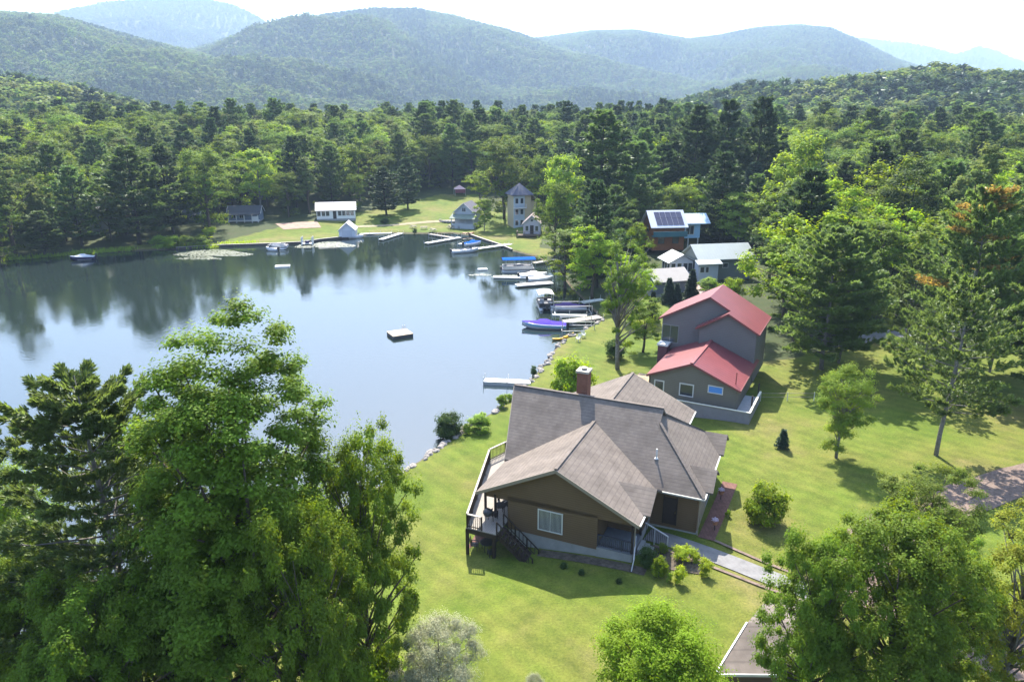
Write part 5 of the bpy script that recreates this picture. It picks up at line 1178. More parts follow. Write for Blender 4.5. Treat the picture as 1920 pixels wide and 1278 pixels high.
def plant_woods():
    P = wood(); r = np.random.RandomState(2); d = np.hypot(P[:, 0], P[:, 1]); az = np.degrees(np.arctan2(P[:, 0], P[:, 1]))
    n = len(P); kinds = list(DESC)
    left = az < 2
    mixn = fbm(P[:, 0] / 28, P[:, 1] / 28, 3) + .12 * r.normal(size=n)
    key = []
    for i in range(n):
        q = mixn[i]
        if left[i]: t = ['far_pine_dark', 'far_pine', 'far_dull', 'far_round', 'far_dull', 'far_maple', 'far_bright']; ww = [.03 + max(-q, 0) * 1.2, .10 + max(-q, 0), .2, .26, .08, .16, .2 + max(q, 0)]
        elif az[i] < 21 : t = ['far_pine_dark', 'far_pine', 'far_spruce', 'far_round', 'far_dark', 'far_pale', 'far_bright']; ww = [.29, .24, .06, .15, .08, .08, .10]
        else: t = ['far_pine_dark', 'far_pine', 'far_dull', 'far_round', 'far_maple', 'far_pale', 'far_bright']; ww = [.07, .15, .2, .15, .15, .1, .22 + max(q, 0)]
        ww = np.array(ww); key.append(t[r.choice(len(t), p=ww / ww.sum())])
    key = np.array(key)
    # how well each tree can be seen: compare its top with the tops standing nearer in the same direction
    hs = np.array([PONE(k)[1] for k in key]); h = hs * r.uniform(.72, 1.1, n) * np.where(az > 14, .82, .80 + .1 * sst(200, 300, d)) 
    zt = P[:, 2] + h; el = (zt - HC) / d; order = np.argsort(d); seen = np.zeros(n); bins = np.full(1400, -9.)
    for i in order:
        b = int((az[i] + 45) * 15); wb = max(1, int(math.degrees(4.5 / d[i]) * 15)); sl_ = slice(max(0, b - wb), min(1400, b + wb + 1))
        ex = np.clip(el[i] - bins[sl_], 0, h[i] / d[i]).mean(); seen[i] = ex * (4.5 / d[i]) * 1e4; bins[sl_] = np.maximum(bins[sl_], el[i] - 3.5 / d[i])
    inv = np.abs(az) < 37.5
    con = np.array([('pine' in k) or ('spruce' in k) for k in key]); ind = np.zeros(n, bool)
    for m_, cap in ((con & inv, 225), (~con & inv, 255)):
        ix = np.where(m_)[0]; ix = ix[np.argsort(-seen[ix])][:cap]; ind[ix] = True
    rest = []; made = {}; rowd = [min([d[j] for j in range(n) if int((az[j] + 45) // 3) == q] or [0]) for q in range(31)]
    for i in range(n):
        me, h0, r0 = PONE(key[i]); s = h[i] / h0; sx = s * r.uniform(1.0, 1.3) * (1 if con[i] else 1.12)
        if ind[i]:
            nm, ds = DESC[key[i]]; o = bpy.data.objects.new(nm, me); COL.objects.link(o)
            o.location = (P[i, 0], P[i, 1], P[i, 2] - .2); o.rotation_euler = (0, 0, r.uniform(0, 6.28)); o.scale = (sx, sx, s)
            u, vt = px((P[i, 0], P[i, 1], P[i, 2] + h[i])); vb = px(P[i])[1]; mk = [t for a, t in MARKS if u >= a][-1] if u > -300 else MARKS[0][1]
            row = 'on the skyline' if vt < 222 else 'in the front row' if d[i] < rowd[int((az[i] + 45) // 3)] + 14 else 'in the middle rows'
            made.setdefault((ds, row, mk), []).append((u, o))
        else: rest.append((i, sx, s))
    nth = lambda k: '%d%s' % (k, 'th' if 10 < k % 100 < 14 else {1: 'st', 2: 'nd', 3: 'rd'}.get(k % 10, 'th'))
    for (ds, row, mk), l in made.items():
        l.sort(key=lambda a: a[0])
        for k, (u, o) in enumerate(l): tag(o, '%s %s %s%s' % (ds, row, mk, ', %s from left' % nth(k + 1) if len(l) > 1 else ''), 'tree', 'woodland trees ' + mk)
    src = [PONE(k)[0] for k in kinds]
    ii = [a[0] for a in rest]; sc = np.array([(a[1], a[1], a[2]) for a in rest])
    scatter_object('woodland', P[ii] - [0, 0, .2], np.array([kinds.index(key[i]) for i in ii]), sc, 5, src, label='rest of the green woodland behind the houses and the far shore', cat='woodland')
    print('woods', n, 'individual', ind.sum(), 'min seen', seen[ind].min(), 'max rest', seen[ii].max())
def hill_source(seed, m, con=False):
    if con: me, tb = conifer(seed, 14, 3.4, 9, 6, 1.9, m=m, base=.05, kind='spruce', ncard=3, nlen=.8, wood=False, nb=(4, 6))
    else: me, tb = broadleaf(seed, 13, 5.2, 28, 15, .85, base=.0, m=m, clr=.3, ragged=.2, wood=False, asp=.7)
    return me
def plant_hills():
    srcs = [hill_source(61, LM['far']), hill_source(62, LM['far']), hill_source(63, LM['dull']), hill_source(64, LM['mid']), hill_source(65, LM['pined'], True), hill_source(66, LM['spruce'], True)]
    r = np.random.RandomState(8); az0, az1 = R_(-43), R_(43)
    allP = []
    for d0, d1, sp, s in ((415, 760, 7.0, 1.25), (760, 1100, 11, 1.3), (1100, 2400, 12., 1.15), (2400, 4000, 14, 1.2), (4000, 5500, 24, 1.6), (5500, 8600, 48, 2.6)):
        gx, gy = np.meshgrid(np.arange(-d1 * .74, d1 * .74, sp), np.arange(d0 * .6, d1, sp)); gx = (gx + r.uniform(-.45, .45, gx.shape) * sp).ravel(); gy = (gy + r.uniform(-.45, .45, gy.shape) * sp).ravel()
        d = np.hypot(gx, gy); a = np.arctan2(gx, gy); ok = (d >= d0) & (d < d1) & (np.abs(a) < az1); d = d[ok]; a = a[ok]; n = len(d)
        X, Y = d * np.sin(a), d * np.cos(a); allP.append(np.column_stack([X, Y, ground_h(X, Y), np.full(n, s), d, a]))
    A = np.concatenate(allP)
    # leave out what stands behind a higher crest (with a margin for a step to the side)
    A = A[np.argsort(A[:, 4])]; el = (A[:, 2] + 16 - HC) / A[:, 4]; keep = np.ones(len(A), bool); bins = np.full(200, -.06)
    b = ((A[:, 5] - az0) / (az1 - az0) * 199).astype(int); gel = (A[:, 2] - 2 - HC) / A[:, 4]; pend = []
    step = 4000
    for k in range(0, len(A), step):
        s_ = slice(k, k + step); keep[s_] = el[s_] > np.minimum(np.minimum(bins[b[s_]], bins[np.clip(b[s_] - 2, 0, 199)]), bins[np.clip(b[s_] + 2, 0, 199)]) - .012
        for q in range(200):
            m_ = b[s_] == q
            if m_.sum() > 3: bins[q] = max(bins[q], np.percentile(gel[s_][m_], 25))
    A = A[keep]; n = len(A); pn = fbm(A[:, 0] / (60 + A[:, 4] * .06), A[:, 1] / (60 + A[:, 4] * .06), 4) + .1 * r.normal(size=n); idx = np.where(pn < -.16, r.choice([4, 5, 0], n), np.where(pn > .14, r.choice([2, 3, 3], n), r.choice([0, 1, 2], n))); s = A[:, 3] * r.uniform(.75, 1.2, n)
    near = A[:, 4] < 1150
    print('hill trees', n, near.sum())
    for nm, m_, lb in (('forest_of_the_valley', near, 'mixed forest on the low hills beyond the lake'), ('forest_of_the_mountains', ~near, 'blue hazy forest covering the mountains')):
        scatter_object(nm, A[m_][:, :3] - [0, 0, .6], idx[m_], np.column_stack([s[m_] * r.uniform(.9, 1.25, m_.sum())] * 2 + [s[m_]]), 9, srcs, label=lb, cat='forest')
# ------------------------------------------------------------ boats, docks and shore things
ALU = mat('aluminium', (.50, .51, .53), .35, .06, metal=.6)
VIN = mat('white_gelcoat', (.62, .62, .64), .25, .04, spec=.5)
CANB = mat('blue_canvas', (.008, .075, .36), .95, .1, 3, .02)
CANW = mat('white_canvas', (.60, .58, .54), .7, .08, 3)
NAVY = mat('navy_cover', (.016, .014, .06), .95, .2, 3, .02)
PURP = mat('purple_cover', (.07, .045, .34), .95, .15, 2, .02)
TEAL = mat('teal_gelcoat', (.10, .30, .45), .25)
WOODD = band_mat('dock_boards', (.33, .29, .25), 0, .16, .7, .15, .85, .1, .2)
WDL = mat('pale_dock', (.56, .56, .54), .7, .1, 3)
SEATM = mat('boat_seat', (.35, .34, .36), .6, .1)
def runabout(P, rz, label, L=6., B=2.2, hull=VIN, cover=None, name='motor_boat', cat='boat', group=None, stripe=None, arch=None):
    b = empty(name, P, rz, label, cat, group); m = MB(); N = 12; secs = []
    for i in range(N + 1):
        t = i / N; x = -L / 2 + L * t; w_ = B / 2 * (1 - max(0, (t - .45) / .55) ** 2.4) * (.93 + .07 * min(1, t * 4)); w_ = max(w_, .03); sh = .62 + .28 * t ** 2; kl = -.22 + .55 * max(0, (t - .7) / .3) ** 2
        secs.append([(x, 0, kl), (x, w_ * .72, kl + .22), (x, w_, sh), (x, w_ * .86, sh + .03), (x, -w_ * .86, sh + .03), (x, -w_, sh), (x, -w_ * .72, kl + .22)])
    vs = [p for s in secs for p in s]; k = 7; fs = []
    for i in range(N):
        for j in range(k):
            if j == 3 and .12 < i / N < .72: continue
            a = i * k + j; c = i * k + (j + 1) % k; fs.append((a, c, c + k, a + k))
    fs.append(tuple(range(k))[::-1]); m.add(vs, fs); m.build('hull', hull, b, True)
    if stripe:
        s = MB()
        for sg in (-1, 1):
            pts = []
            for i in range(N): 
                t = i / N; w_ = secs[i][2][1] + .012; pts.append((secs[i][2][0], sg * (w_ - .04), secs[i][2][2] - .22)); 
            for p, q in zip(pts[:-1], pts[1:]): s.beam(p, q, .06, .16)
        s.build('stripe', stripe, b)
    fl = MB(); fl.box(-L * .38, L * .2, -B * .40, B * .40, .12, .18); 
    for x in (-L * .3, -L * .02): fl.box(x, x + .5, -B * .36, -B * .08, .18, .62); fl.box(x, x + .5, B * .08, B * .36, .18, .62)
    fl.build('cockpit', SEATM, b)
    if cover:
        c = MB(); rows = []
        for i in range(N + 1):
            t = i / N; w_ = secs[i][3][1]; sh = secs[i][3][2]; hgt = .35 * math.sin(math.pi * min(1, t * 1.15)) + (.18 if .4 < t < .65 else 0)
            rows.append([(secs[i][0][0], w_ * 1.17, sh - .08), (secs[i][0][0], w_ * .9, sh + .05), (secs[i][0][0], 0, sh + .05 + hgt), (secs[i][0][0], -w_ * .9, sh + .05), (secs[i][0][0], -w_ * 1.17, sh - .08)])
        c.add([p for r in rows for p in r], [(i * 5 + j, i * 5 + j + 1, i * 5 + j + 6, i * 5 + j + 5) for i in range(N) for j in range(4)]); c.build('cover', cover, b, True)
    else:
        w = MB()
        for a, c in (((L * .2, -B * .38, .75), (L * .28, 0, .8)), ((L * .28, 0, .8), (L * .2, B * .38, .75))):
            w.add([a, c, (c[0] - .25, c[1], 1.2), (a[0] - .25, a[1], 1.15)], [(0, 1, 2, 3)])
        w.build('windshield', mat('tinted_screen', (.03, .05, .08), .1, spec=.8), b)
    mo = MB(); mo.box(-L / 2 - .45, -L / 2 - .05, -.2, .2, .35, 1.0); mo.box(-L / 2 - .35, -L / 2 - .15, -.07, .07, -.4, .35); mo.build('outboard_motor', BLK, b)
    if arch:
        a = MB(); 
        for y in (-B * .42, B * .42): a.tube([(-.2, y, .65), (-.5, y * .9, 1.9)], .03, 6)
        a.tube([(-.5, -B * .38, 1.9), (-.5, B * .38, 1.9)], .03, 6); a.build('tower', ALU, b)
        MB().slab([(-1.3, -B * .42, 2.0), (.6, -B * .42, 1.98), (.6, B * .42, 1.98), (-1.3, B * .42, 2.0)], .05).build('bimini_top', arch, b)
    return b
def pontoon(P, rz, label, L=7., B=2.5, top=CANB, topl=1., group=None, side=ALU):
    b = empty('pontoon_boat', P, rz, label, 'boat', group)
    for y in (-.85, .85):
        MB().tube([(-L / 2, y, .12), (L / 2 - .7, y, .12), (L / 2, y, .35)], [.3, .3, .05], 10).build('pontoon', ALU, b, True)
    MB().box(-L / 2, L / 2 - .1, -B / 2, B / 2, .45, .53).build('deck', mat('boat_carpet', (.2, .2, .22), .9), b)
    f = MB()
    for a, c in (((-L / 2 + .2, -B / 2 + .05), (L / 2 - .5, -B / 2 + .05)), ((-L / 2 + .2, B / 2 - .05), (L / 2 - .5, B / 2 - .05)), ((L / 2 - .5, -B / 2 + .05), (L / 2 - .5, B / 2 - .05)), ((-L / 2 + .2, -B / 2 + .05), (-L / 2 + .2, B / 2 - .05))):
        f.beam((*a, .85), (*c, .85), .05, .55); f.beam((*a, 1.18), (*c, 1.18), .05, .05)
    f.build('fence_panel', side, b)
    s = MB()
    for x in (-L * .35, L * .18): s.box(x, x + 1.4, -B / 2 + .12, -B / 2 + .65, .53, .95); s.box(x, x + 1.4, B / 2 - .65, B / 2 - .12, .53, .95)
    s.box(-.2, .5, .2, .8, .53, 1.3); s.build('seats', SEATM, b)
    MB().box(-L / 2 - .4, -L / 2, -.2, .2, .3, 1.0).build('outboard_motor', BLK, b)
    if top:
        l = L * topl / 2; c = MB(); N = 6; v = []
        for i in range(N + 1):
            y = -B / 2 + B * i / N; z = 2.45 + .22 * math.sin(math.pi * i / N); v += [(-l, y, z), (l, y, z)]
        v += [(x, y, z - .06) for x, y, z in v]; n = 2 * (N + 1)
        fs = [(2 * i, 2 * i + 1, 2 * i + 3, 2 * i + 2) for i in range(N)] + [(n + 2 * i + 2, n + 2 * i + 3, n + 2 * i + 1, n + 2 * i) for i in range(N)]
        fs += [(2 * i, 2 * i + 2, n + 2 * i + 2, n + 2 * i) for i in range(N)] + [(2 * i + 1, n + 2 * i + 1, n + 2 * i + 3, 2 * i + 3) for i in range(N)] + [(0, n, n + 1, 1), (2 * N, 2 * N + 1, n + 2 * N + 1, n + 2 * N)]
        c.add(v, fs); c.build('canopy', top, b)
        p = MB()
        for x in (-l * .8, l * .8):
            for y in (-B / 2 + .06, B / 2 - .06): p.tube([(x * .9, y, .53), (x, y, 2.42)], .03, 6)
        p.build('canopy_frame', ALU, b)
    return b
def dock(A, B_, wd, label, m=WDL, z=.42, posts=True, skirt=0., pm=None, group=None):
    A = Vector((*A[:2], 0)); B_ = Vector((*B_[:2], 0)); d = B_ - A; L = d.length; b = empty('dock', A, math.atan2(d.y, d.x), label, 'dock', group)
    s = MB(); n = max(2, int(L / 2.4))
    for i in range(n): s.box(L * i / n + .015, L * (i + 1) / n - .015, -wd / 2, wd / 2, z - .08, z)
    s.build('deck_boards', m, b)
    f = MB()
    for y in (-wd / 2 + .04, wd / 2 - .04): f.box(0, L, y - .03, y + .03, z - .2 - skirt, z - .09)
    f.build('frame', pm or ALU, b)
    if posts:
        for i in range(0, n + 1, 2 if n > 4 else 1):
            for y in (-wd / 2 - .05, wd / 2 + .05): MB().tube([(L * i / n, y, -1.6), (L * i / n, y, z + .55)], .035, 6).build_each('post', ALU, b)
    return b
g0 = lambda u, v: G(u, v, 0)
dock(g0(908, 718), g0(996, 722), 1.15, 'white aluminium dock alone on the water near the brown house', skirt=.22)
# swim raft
def raft():
    P = g0(750, 629); b = empty('swim_raft', (P[0], P[1], 0), .5, 'square wooden swim raft floating in open water', 'raft')
    MB().box(-1.45, 1.45, -1.35, 1.35, .38, .46).build('deck', band_mat('raft_boards', (.40, .31, .22), 0, .2, .75, .1, .8, .08, .2), b)
    MB().box(-1.42, 1.42, -1.32, 1.32, -.15, .37).build('float', mat('raft_float', (.06, .06, .065), .7), b)
    l = MB()
    for x in (.9, 1.25): l.tube([(x, 1.2, .46), (x, 1.25, 1.0), (x, 1.42, 1.0), (x, 1.45, -.2)], .025, 6)
    l.build('ladder', ALU, b)
raft()
def small_float(u, v, s, label):
    P = g0(u, v); b = empty('float', (P[0], P[1], 0), .2, label, 'raft'); MB().box(-s, s, -s * .6, s * .6, .0, .25).build('deck', WDL, b); MB().box(-s * .9, s * .9, -s * .5, s * .5, -.2, -.005).build('float_body', CONC, b)
small_float(530, 500, 1.4, 'small white float on the dark water before the far lawn')
small_float(905, 506, .9, 'tiny pale float left of the blue canopy boat')
# right hand moorings
pontoon((*g0(972, 508)[:2], 0), .12, 'pontoon boat under a bright blue canopy', 6.4, 2.6, CANB, 1.0)
dock(g0(1000, 497), g0(1045, 490), 1.2, 'wooden dock between the blue canopy boat and the shore', WOODD, .5)
runabout((*g0(1000, 520)[:2], 0), .15, 'white covered boat beside the blue canopy boat', 5.2, 2.1, cover=CANW)
dock(g0(925, 521), g0(1035, 523), 1.5, 'pale low dock in front of the white covered boat', WDL, .3, posts=False)
dock(g0(968, 538), g0(1035, 533), 1.7, 'white floating dock section nearest the white canopy boat', WDL, .4, posts=False)
runabout((*g0(1014, 527)[:2], .0), .1, 'pale blue-grey runabout tied between the white docks', 4.6, 1.9, cover=mat('grey_cover', (.30, .33, .38), .7, .1))
pontoon((*g0(1022, 576)[:2], 0), 1.65, 'pontoon boat with a short white canopy and dark frame', 4.6, 2.4, CANW, .7, side=BLK)
runabout((*g0(1062, 581)[:2], 0), math.pi + .06, 'dark navy covered boat on a lift', 6.0, 2.3, hull=mat('grey_gelcoat', (.33, .33, .36), .3), cover=NAVY, stripe=VIN)
dock(g0(1090, 572), g0(1130, 566), 1.2, 'short dock behind the navy covered boat', WDL, .5)
dock(g0(1035, 598), g0(1100, 600), .5, 'narrow pale dock above the purple covered boat', WDL, .75)
runabout((*g0(1020, 614)[:2], 0), math.pi - .08, 'wake boat with purple and blue cover', 6.3, 2.4, hull=mat('pearl', (.45, .47, .55), .25), cover=PURP, stripe=TEAL)
dock(g0(1058, 610), g0(1125, 600), 1.6, 'dark timber dock with railings behind the wake boat', WOODD, .6)
def lift(P, rz, label, L=4.5):
    b = empty('boat_lift', P, rz, label, 'boat lift'); m = MB()
    for x in (0, L):
        for y in (-1.4, 1.4): m.beam((x, y, -1), (x, y, 1.6), .09, .09)
    for y in (-1.4, 1.4): m.beam((0, y, 1.5), (L, y, 1.5), .08, .1); m.beam((0, y, .2), (L, y, .2), .08, .1)
    m.beam((0, -1.4, .2), (0, 1.4, .2), .08, .1); m.beam((L, -1.4, .2), (L, 1.4, .2), .08, .1); m.build('frame', ALU, b)
lift((*g0(1052, 618)[:2], 0), .05, 'grey metal boat lift between the wake boat and shore')
lift((*g0(1040, 588)[:2], 0), .05, 'grey metal boat lift around the navy covered boat', 5.5)
def kayak(P, rz, m, label, L=3.):
    b = empty('kayak', P, rz, label, 'kayak'); v = []; N = 10
    for i in range(N + 1):
        t = i / N; w = .36 * math.sin(math.pi * t) ** .6 + .01; x = -L / 2 + L * t; up = .12 * abs(2 * t - 1) ** 2
        v += [(x, -w, .22 + up), (x, 0, .02 + up * .8), (x, w, .22 + up), (x, 0, .32 + up)]
    MB().add(v, [(i * 4 + j, i * 4 + (j + 1) % 4, i * 4 + 4 + (j + 1) % 4, i * 4 + 4 + j) for i in range(N) for j in range(4)]).build('hull', m, b, True)
    MB().lathe([(.28, .30), (.32, .35), (.26, .35)], n=12).build('cockpit_rim', BLK, b)
YEL = mat('yellow_plastic', (.62, .36, .02), .4)
P = g0(1054, 636); kayak((P[0], P[1], gh(P[0], P[1]) + .1), .4, YEL, 'yellow kayak pulled up on the bank, left one')
P = g0(1062, 634); kayak((P[0] + .3, P[1] + .3, gh(P[0], P[1]) + .12), .9, YEL, 'yellow kayak pulled up on the bank, right one', 2.6)
def firepit(P, label):
    b = empty('fire_pit', P, 0, label, 'fire pit'); MB().lathe([(.55, 0), (.6, .3), (.45, .32), (.42, .05), (0, .05)], n=12).build('ring', STONE, b); MB().lathe([(0, .06), (.3, .1), (.1, .25), (0, .25)], n=7).build('ashes', BLK, b)
P = g0(1072, 633); firepit((P[0], P[1], gh(P[0], P[1])), 'brown stone fire pit on the bank right of the yellow kayaks')
for k, (u, v) in enumerate([(1084, 640), (1094, 633)]):
    P = ground_at(u, v); chair((P[0], P[1], P[2]), 2.4 + k, WHT, ['white chair on the bank right of the fire pit, nearer one', 'white chair on the bank right of the fire pit, farther one'][k], adir=True)
# far shore
runabout((*g0(872, 473)[:2], 0), .35, 'white open motor boat tied at the far docks', 6.0, 2.3)
runabout((*g0(886, 460)[:2], 0), .5, 'small blue covered boat behind the white open boat', 4.4, 1.9, cover=CANB)
dock(g0(893, 470), g0(958, 461), 1.3, 'long wooden dock from the white cabin shore to the white boat', WDL, .5)
dock(g0(799, 459), g0(862, 448), 1.3, 'long pale dock pointing left in front of the grey cottage', WDL, .45)
dock(g0(806, 442), g0(856, 450), .9, 'short grey dock crossing behind the long pale dock', WOODD, .5)
dock(g0(714, 452), g0(752, 440), 1.2, 'short white dock angled out from the far lawn', WDL, .45)
dock(g0(672, 441), g0(735, 439), .8, 'white dock lying along the bank right of the boathouse', WDL, .4)
dock(g0(860, 461), g0(888, 457), .7, 'little dock beside the small blue boat', WDL, .5)
runabout((*g0(668, 446)[:2], 0), .2, 'small white dinghy beside the boathouse', 3.6, 1.5)
pontoon((*g0(522, 467)[:2], 0), .1, 'white paddle boat by the retaining wall of the far lawn', 4.0, 2.0, None)
runabout((*g0(510, 470)[:2], 0), 2.9, 'little white rowing boat left of the paddle boat', 2.8, 1.3)
def swing(P, label):
    b = empty('dock_stand', P, .1, label, 'frame'); m = MB()
    for x in (-1.2, 1.2): 
        m.box(x - .12, x + .12, -.9, -.66, -.8, 1.9); m.box(x - .12, x + .12, .6, .84, -.8, 1.9)
    m.box(-1.2, 1.2, -.75, .7, .3, .45); m.beam((-1.2, -.78, 1.2), (1.2, -.78, 1.2), .08, .1); m.build('frame', WHT, b); MB().box(-.5, .4, -.4, .3, .45, .9).build('seat', NAVY, b)
swing((*g0(577, 459)[:2], 0), 'white four-post stand in the water by the far lawn')
runabout((*g0(156, 487)[:2], 0), 3.5, 'small dark blue boat with a pale cover at the left shore', 4.6, 1.9, hull=NAVY, cover=MATS['grey_cover'])
def wall_run(name, pts, label, h=.75, m=STONE):
    b = empty(name, (0, 0, 0), 0, label, 'wall'); s = MB()
    for p, q in zip(pts[:-1], pts[1:]): s.beam((*p, h / 2 - .5), (*q, h / 2 - .5), .35, h + 1)
    s.build('face', mat('dark_timber_wall', (.06, .05, .045), .9, .3), b)
    c = MB()
    for p, q in zip(pts[:-1], pts[1:]): c.beam((*p, h + .05), (*q, h + .05), .42, .08)
    c.build('coping', mat('pale_coping', (.35, .31, .28), .8, .15), b)
wall_run('retaining_wall', SHORE[25:32][::-1] if False else [SHORE[i] for i in range(30, 36)], 'dark retaining wall with pale coping along the far lawn', .5)
wall_run('retaining_wall', [SHORE[i] for i in range(22, 26)], 'low stone edge of the lawn corner below the white cabin', .35)
def canopy_tent():
    P = ground_at(862, 366); b = empty('garden_canopy', P, .2, 'red and white garden canopy at the top of the far lawn', 'canopy'); z = 2.1
    MB().add([(-1.8, -1.8, z), (1.8, -1.8, z), (1.8, 1.8, z), (-1.8, 1.8, z), (0, 0, z + 1.2)], [(0, 1, 4), (1, 2, 4), (2, 3, 4), (3, 0, 4)]).build('roof', mat('pink_white_canvas', (.50, .32, .32), .7, .3, 1), b)
    for x in (-1.7, 1.7):
        for y in (-1.7, 1.7): MB().tube([(x, y, 0), (x, y, z)], .05, 6).build_each('post', WHT, b)
    MB().box(-1.7, 1.7, -1.75, -1.7, .9, z).build_each('curtain', mat('maroon', (.16, .04, .06), .7), b)
canopy_tent()
def picnic(P, rz, label, grp=None):
    b = empty('picnic_table', P, rz, label, 'table', grp); m = mat('table_wood', (.20, .17, .14), .8, .2)
    MB().box(-.9, .9, -.38, .38, .72, .77).build('tabletop', m, b)
    for y in (-.68, .68): MB().box(-.9, .9, y - .14, y + .14, .42, .46).build_each('bench', m, b)
    for x in (-.65, .65): MB().beam((x, -.7, .0), (x, .25, .72), .06, .08).beam((x, .7, 0), (x, -.25, .72), .06, .08).build_each('leg', m, b)
for u, v, lb in ((775, 428, 'grey picnic table above the short white dock'), (795, 430, 'dark picnic table near the bank before the grey cottage'), (812, 434, 'weathered picnic table at the head of the crossing dock'), (845, 428, 'picnic table on the lawn between docks and grey cottage')): picnic(ground_at(u, v), rnd.uniform(0, 3), lb)
for k, u in enumerate((843, 851, 860)): P = ground_at(u, 431); chair(P, 3.1, BLK, 'dark chair in the row of three facing the far docks', 'row of three chairs at the far docks')
def patio_ring():
    P = ground_at(845, 413); b = empty('stone_patio', P, 0, 'round pale stone patio in front of the grey cottage', 'patio'); MB().lathe([(0, .06), (3.0, .06), (3.0, -.3)], n=18).build('paving', PATHM, b)
    r = random.Random(2); m = MB()
    for k in range(22):
        a = k * .285; x, y = 3.1 * math.cos(a), 3.1 * math.sin(a); s = r.uniform(.18, .34); m.lathe([(s, -.1), (s * .9, s * .8), (0, s)], (x, y, 0), 6)
    m.build('stone_edging', STONE, b)
patio_ring()
def bridge_rack():
    P = ground_at(875, 444); b = empty('canoe_rack', P, .2, 'weathered wooden rack with canoes at the far docks', 'rack'); m = MB()
    for x in (-1.5, 1.5): m.box(x - .05, x + .05, -.4, .4, 0, .1); m.box(x - .05, x + .05, -.35, -.25, 0, 1.0); m.box(x - .05, x + .05, .25, .35, 0, 1.0); m.box(x - .05, x + .05, -.4, .4, .5, .56)
    m.build('frame', mat('rack_wood', (.2, .13, .1), .8), b)
bridge_rack(); P = ground_at(878, 443); kayak((P[0], P[1], P[2] + .6), .2, mat('red_plastic', (.35, .08, .05), .4), 'faded red kayak lying on the wooden rack')
for u, v, h in ((1188, 400, 10), (540, 395, 8)):
    P = ground_at(u, v); b = empty('utility_pole', P, .3, ['grey utility pole behind the log cabin', 'grey utility pole at the wood edge left of the white cottage'][u < 900], 'pole'); MB().tube([(0, 0, -.3), (0, 0, h)], [.16, .11], 8).build('pole', mat('pole_grey', (.26, .25, .24), .9, .2), b); MB().box(-1, 1, -.06, .06, h - .7, h - .55).build('crossarm', MATS['pole_grey'], b)
def car(P, rz, m, label):
    b = empty('parked_car', P, rz, label, 'car'); L, Wd = 4.5, 1.8
    s = [(-2.25, .35), (-2.25, .8), (-1.9, .95), (-1.4, 1.4), (.3, 1.42), (1.0, .98), (2.0, .85), (2.25, .6), (2.25, .35)]
    MB().add([(x, -Wd / 2, z) for x, z in s] + [(x, Wd / 2, z) for x, z in s], [tuple(range(9)), tuple(range(17, 8, -1))] + [(i, i + 9, (i + 1) % 9 + 9, (i + 1) % 9) for i in range(9)]).build('body', m, b)
    g = MB()
    for y in (-Wd / 2 - .01, Wd / 2 + .01): g.add([(-1.6, y, .98), (-1.3, y, 1.34), (.25, y, 1.36), (.8, y, 1.0)], [(0, 1, 2, 3)])
    g.build('side_window', GLS, b)
    for x in (-1.4, 1.4):
        for y in (-.85, .85): MB().tube([(x, y - .1, .33), (x, y + .1, .33)], .33, 14).build('wheel', BLK, b)
P = ground_at(1655, 545); car(P, .3, mat('silver_paint', (.35, .37, .42), .3, metal=.5), 'silver car parked in the shade under the trees on the right')
P = ground_at(1345, 460); 
# bird bath and small garden pots by the side path
for a, b_, lb in ((9.4, 6.2, 'white flower basket hanging low at the near end of the side path'), (9.2, 10.6, 'pink-white flower basket beside the right wall of the brown house')):
    v = MW(a, b_, 0); e = empty('flower_pot', (v.x, v.y, gh(v.x, v.y)), 0, lb, 'plant pot'); MB().lathe([(0, .5), (.16, .52), (.22, .8), (0, .8)], n=10).build('pot', mat('terracotta', (.3, .14, .09), .8), e); MB().tube([(0, 0, 0), (0, 0, .5)], .03, 6).build('stand', BLK, e)
    r = np.random.RandomState(3); n = 120; C = unit(r, n) * r.uniform(.1, .27, n)[:, None]; C[:, 2] = np.abs(C[:, 2]) * .7 + .82; U = unit(r, n) * .05; V = np.cross(U, unit(r, n)); V = V / np.linalg.norm(V, axis=1)[:, None] * .035
    o = bpy.data.objects.new('blossom', cards_mesh('blossom', C, U, V, r.rand(n), mat('pale_blossom', (.6, .5, .62), .7))); COL.objects.link(o); o.parent = e
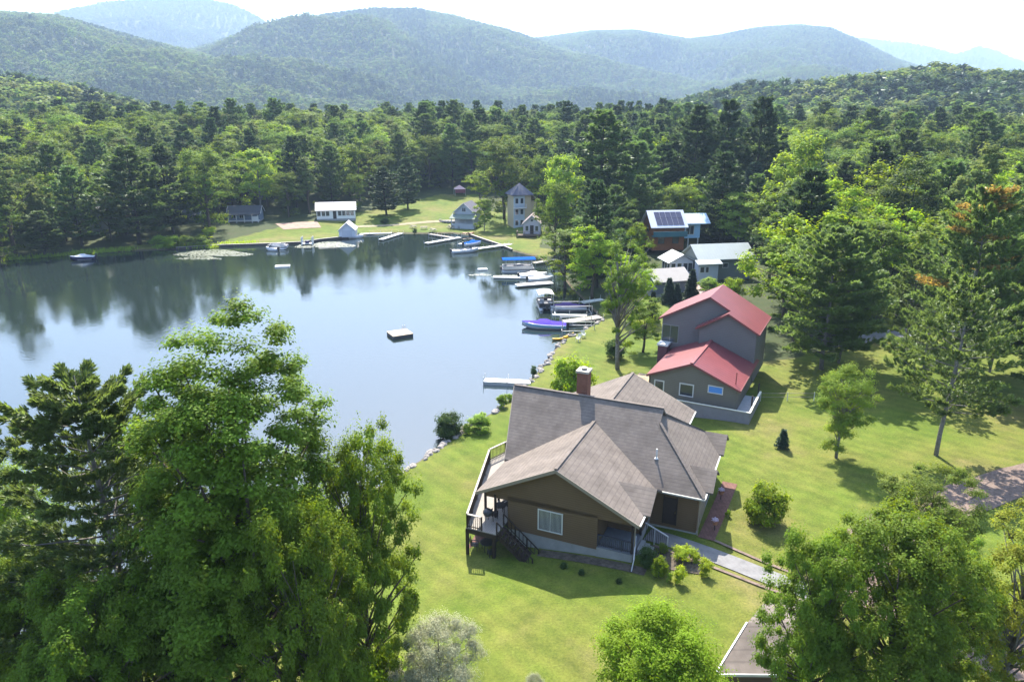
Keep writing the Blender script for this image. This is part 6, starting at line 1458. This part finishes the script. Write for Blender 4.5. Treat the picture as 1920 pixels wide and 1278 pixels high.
# floating leaves and pollen rafts close to the far shore
def lilies():
    r = np.random.RandomState(6); b = MB(); n = 0
    for (cu, cv, ru, rv, num) in ((400, 475, 68, 6, 1500), (375, 484, 40, 3, 250), (620, 459, 42, 5, 900), (570, 462, 16, 3, 200), (962, 518, 38, 3, 380), (900, 515, 20, 2, 60)):
        for k in range(num):
            a = r.uniform(0, 6.28); q = math.sqrt(r.rand()) * (1 + .2 * math.sin(3 * a)); P = G(cu + ru * q * math.cos(a), cv + rv * q * math.sin(a), 0)
            s = r.uniform(.1, .24); t0 = r.uniform(0, 6.28); b.add([(P[0] + s * math.cos(t0 + j * 1.1), P[1] + s * math.sin(t0 + j * 1.1), .012 + .002 * (k % 5)) for j in range(6)], [(0, 1, 2, 3, 4, 5)])
    b.build('lily_pads', mat('lily_pad', (.13, .145, .10), .4, spec=.5), kind='stuff', label='patches of lily pads floating near the far shore', cat='lily pads')
lilies()
def reeds():
    r = np.random.RandomState(9); C = []; U = []; V = []
    for u0, v0, u1, v1, num in ((290, 467, 408, 464, 900), (410, 462, 480, 459, 200), (135, 478, 250, 470, 500), (0, 490, 130, 479, 500)):
        for k in range(num):
            t = r.rand(); P = G(u0 + (u1 - u0) * t, v0 + (v1 - v0) * t, 0); P[0] += r.normal() * .4; P[1] += r.normal() * .6; h = r.uniform(.3, .9)
            C.append((P[0], P[1], max(0, gh(P[0], P[1])) + h / 2)); U.append((r.normal() * .06, r.normal() * .06, h / 2)); V.append((r.uniform(.04, .08), .02, 0))
    o = bpy.data.objects.new('shore_reeds', cards_mesh('shore_reeds', np.array(C), np.array(U), np.array(V), r.rand(len(C)), LM['birch'])); COL.objects.link(o); tag(o, 'fringe of green reeds along the far shore', 'reeds', kind='stuff')
reeds()
plant_woods(); plant_hills()
# ------------------------------------------------------------ the air
def build_haze():
    m = bpy.data.materials.new('haze'); m.use_nodes = True; n = m.node_tree.nodes; n.remove(n['Principled BSDF'])
    v = n.new('ShaderNodeVolumePrincipled'); v.inputs['Color'].default_value = (.50, .70, 1, 1); v.inputs['Density'].default_value = .00018; v.inputs['Anisotropy'].default_value = .1
    m.node_tree.links.new(v.outputs[0], n['Material Output'].inputs['Volume'])
    MB().box(-11400, 11400, -11400, 11400, -420, 1900).build('haze', m, kind='stuff')
build_haze()
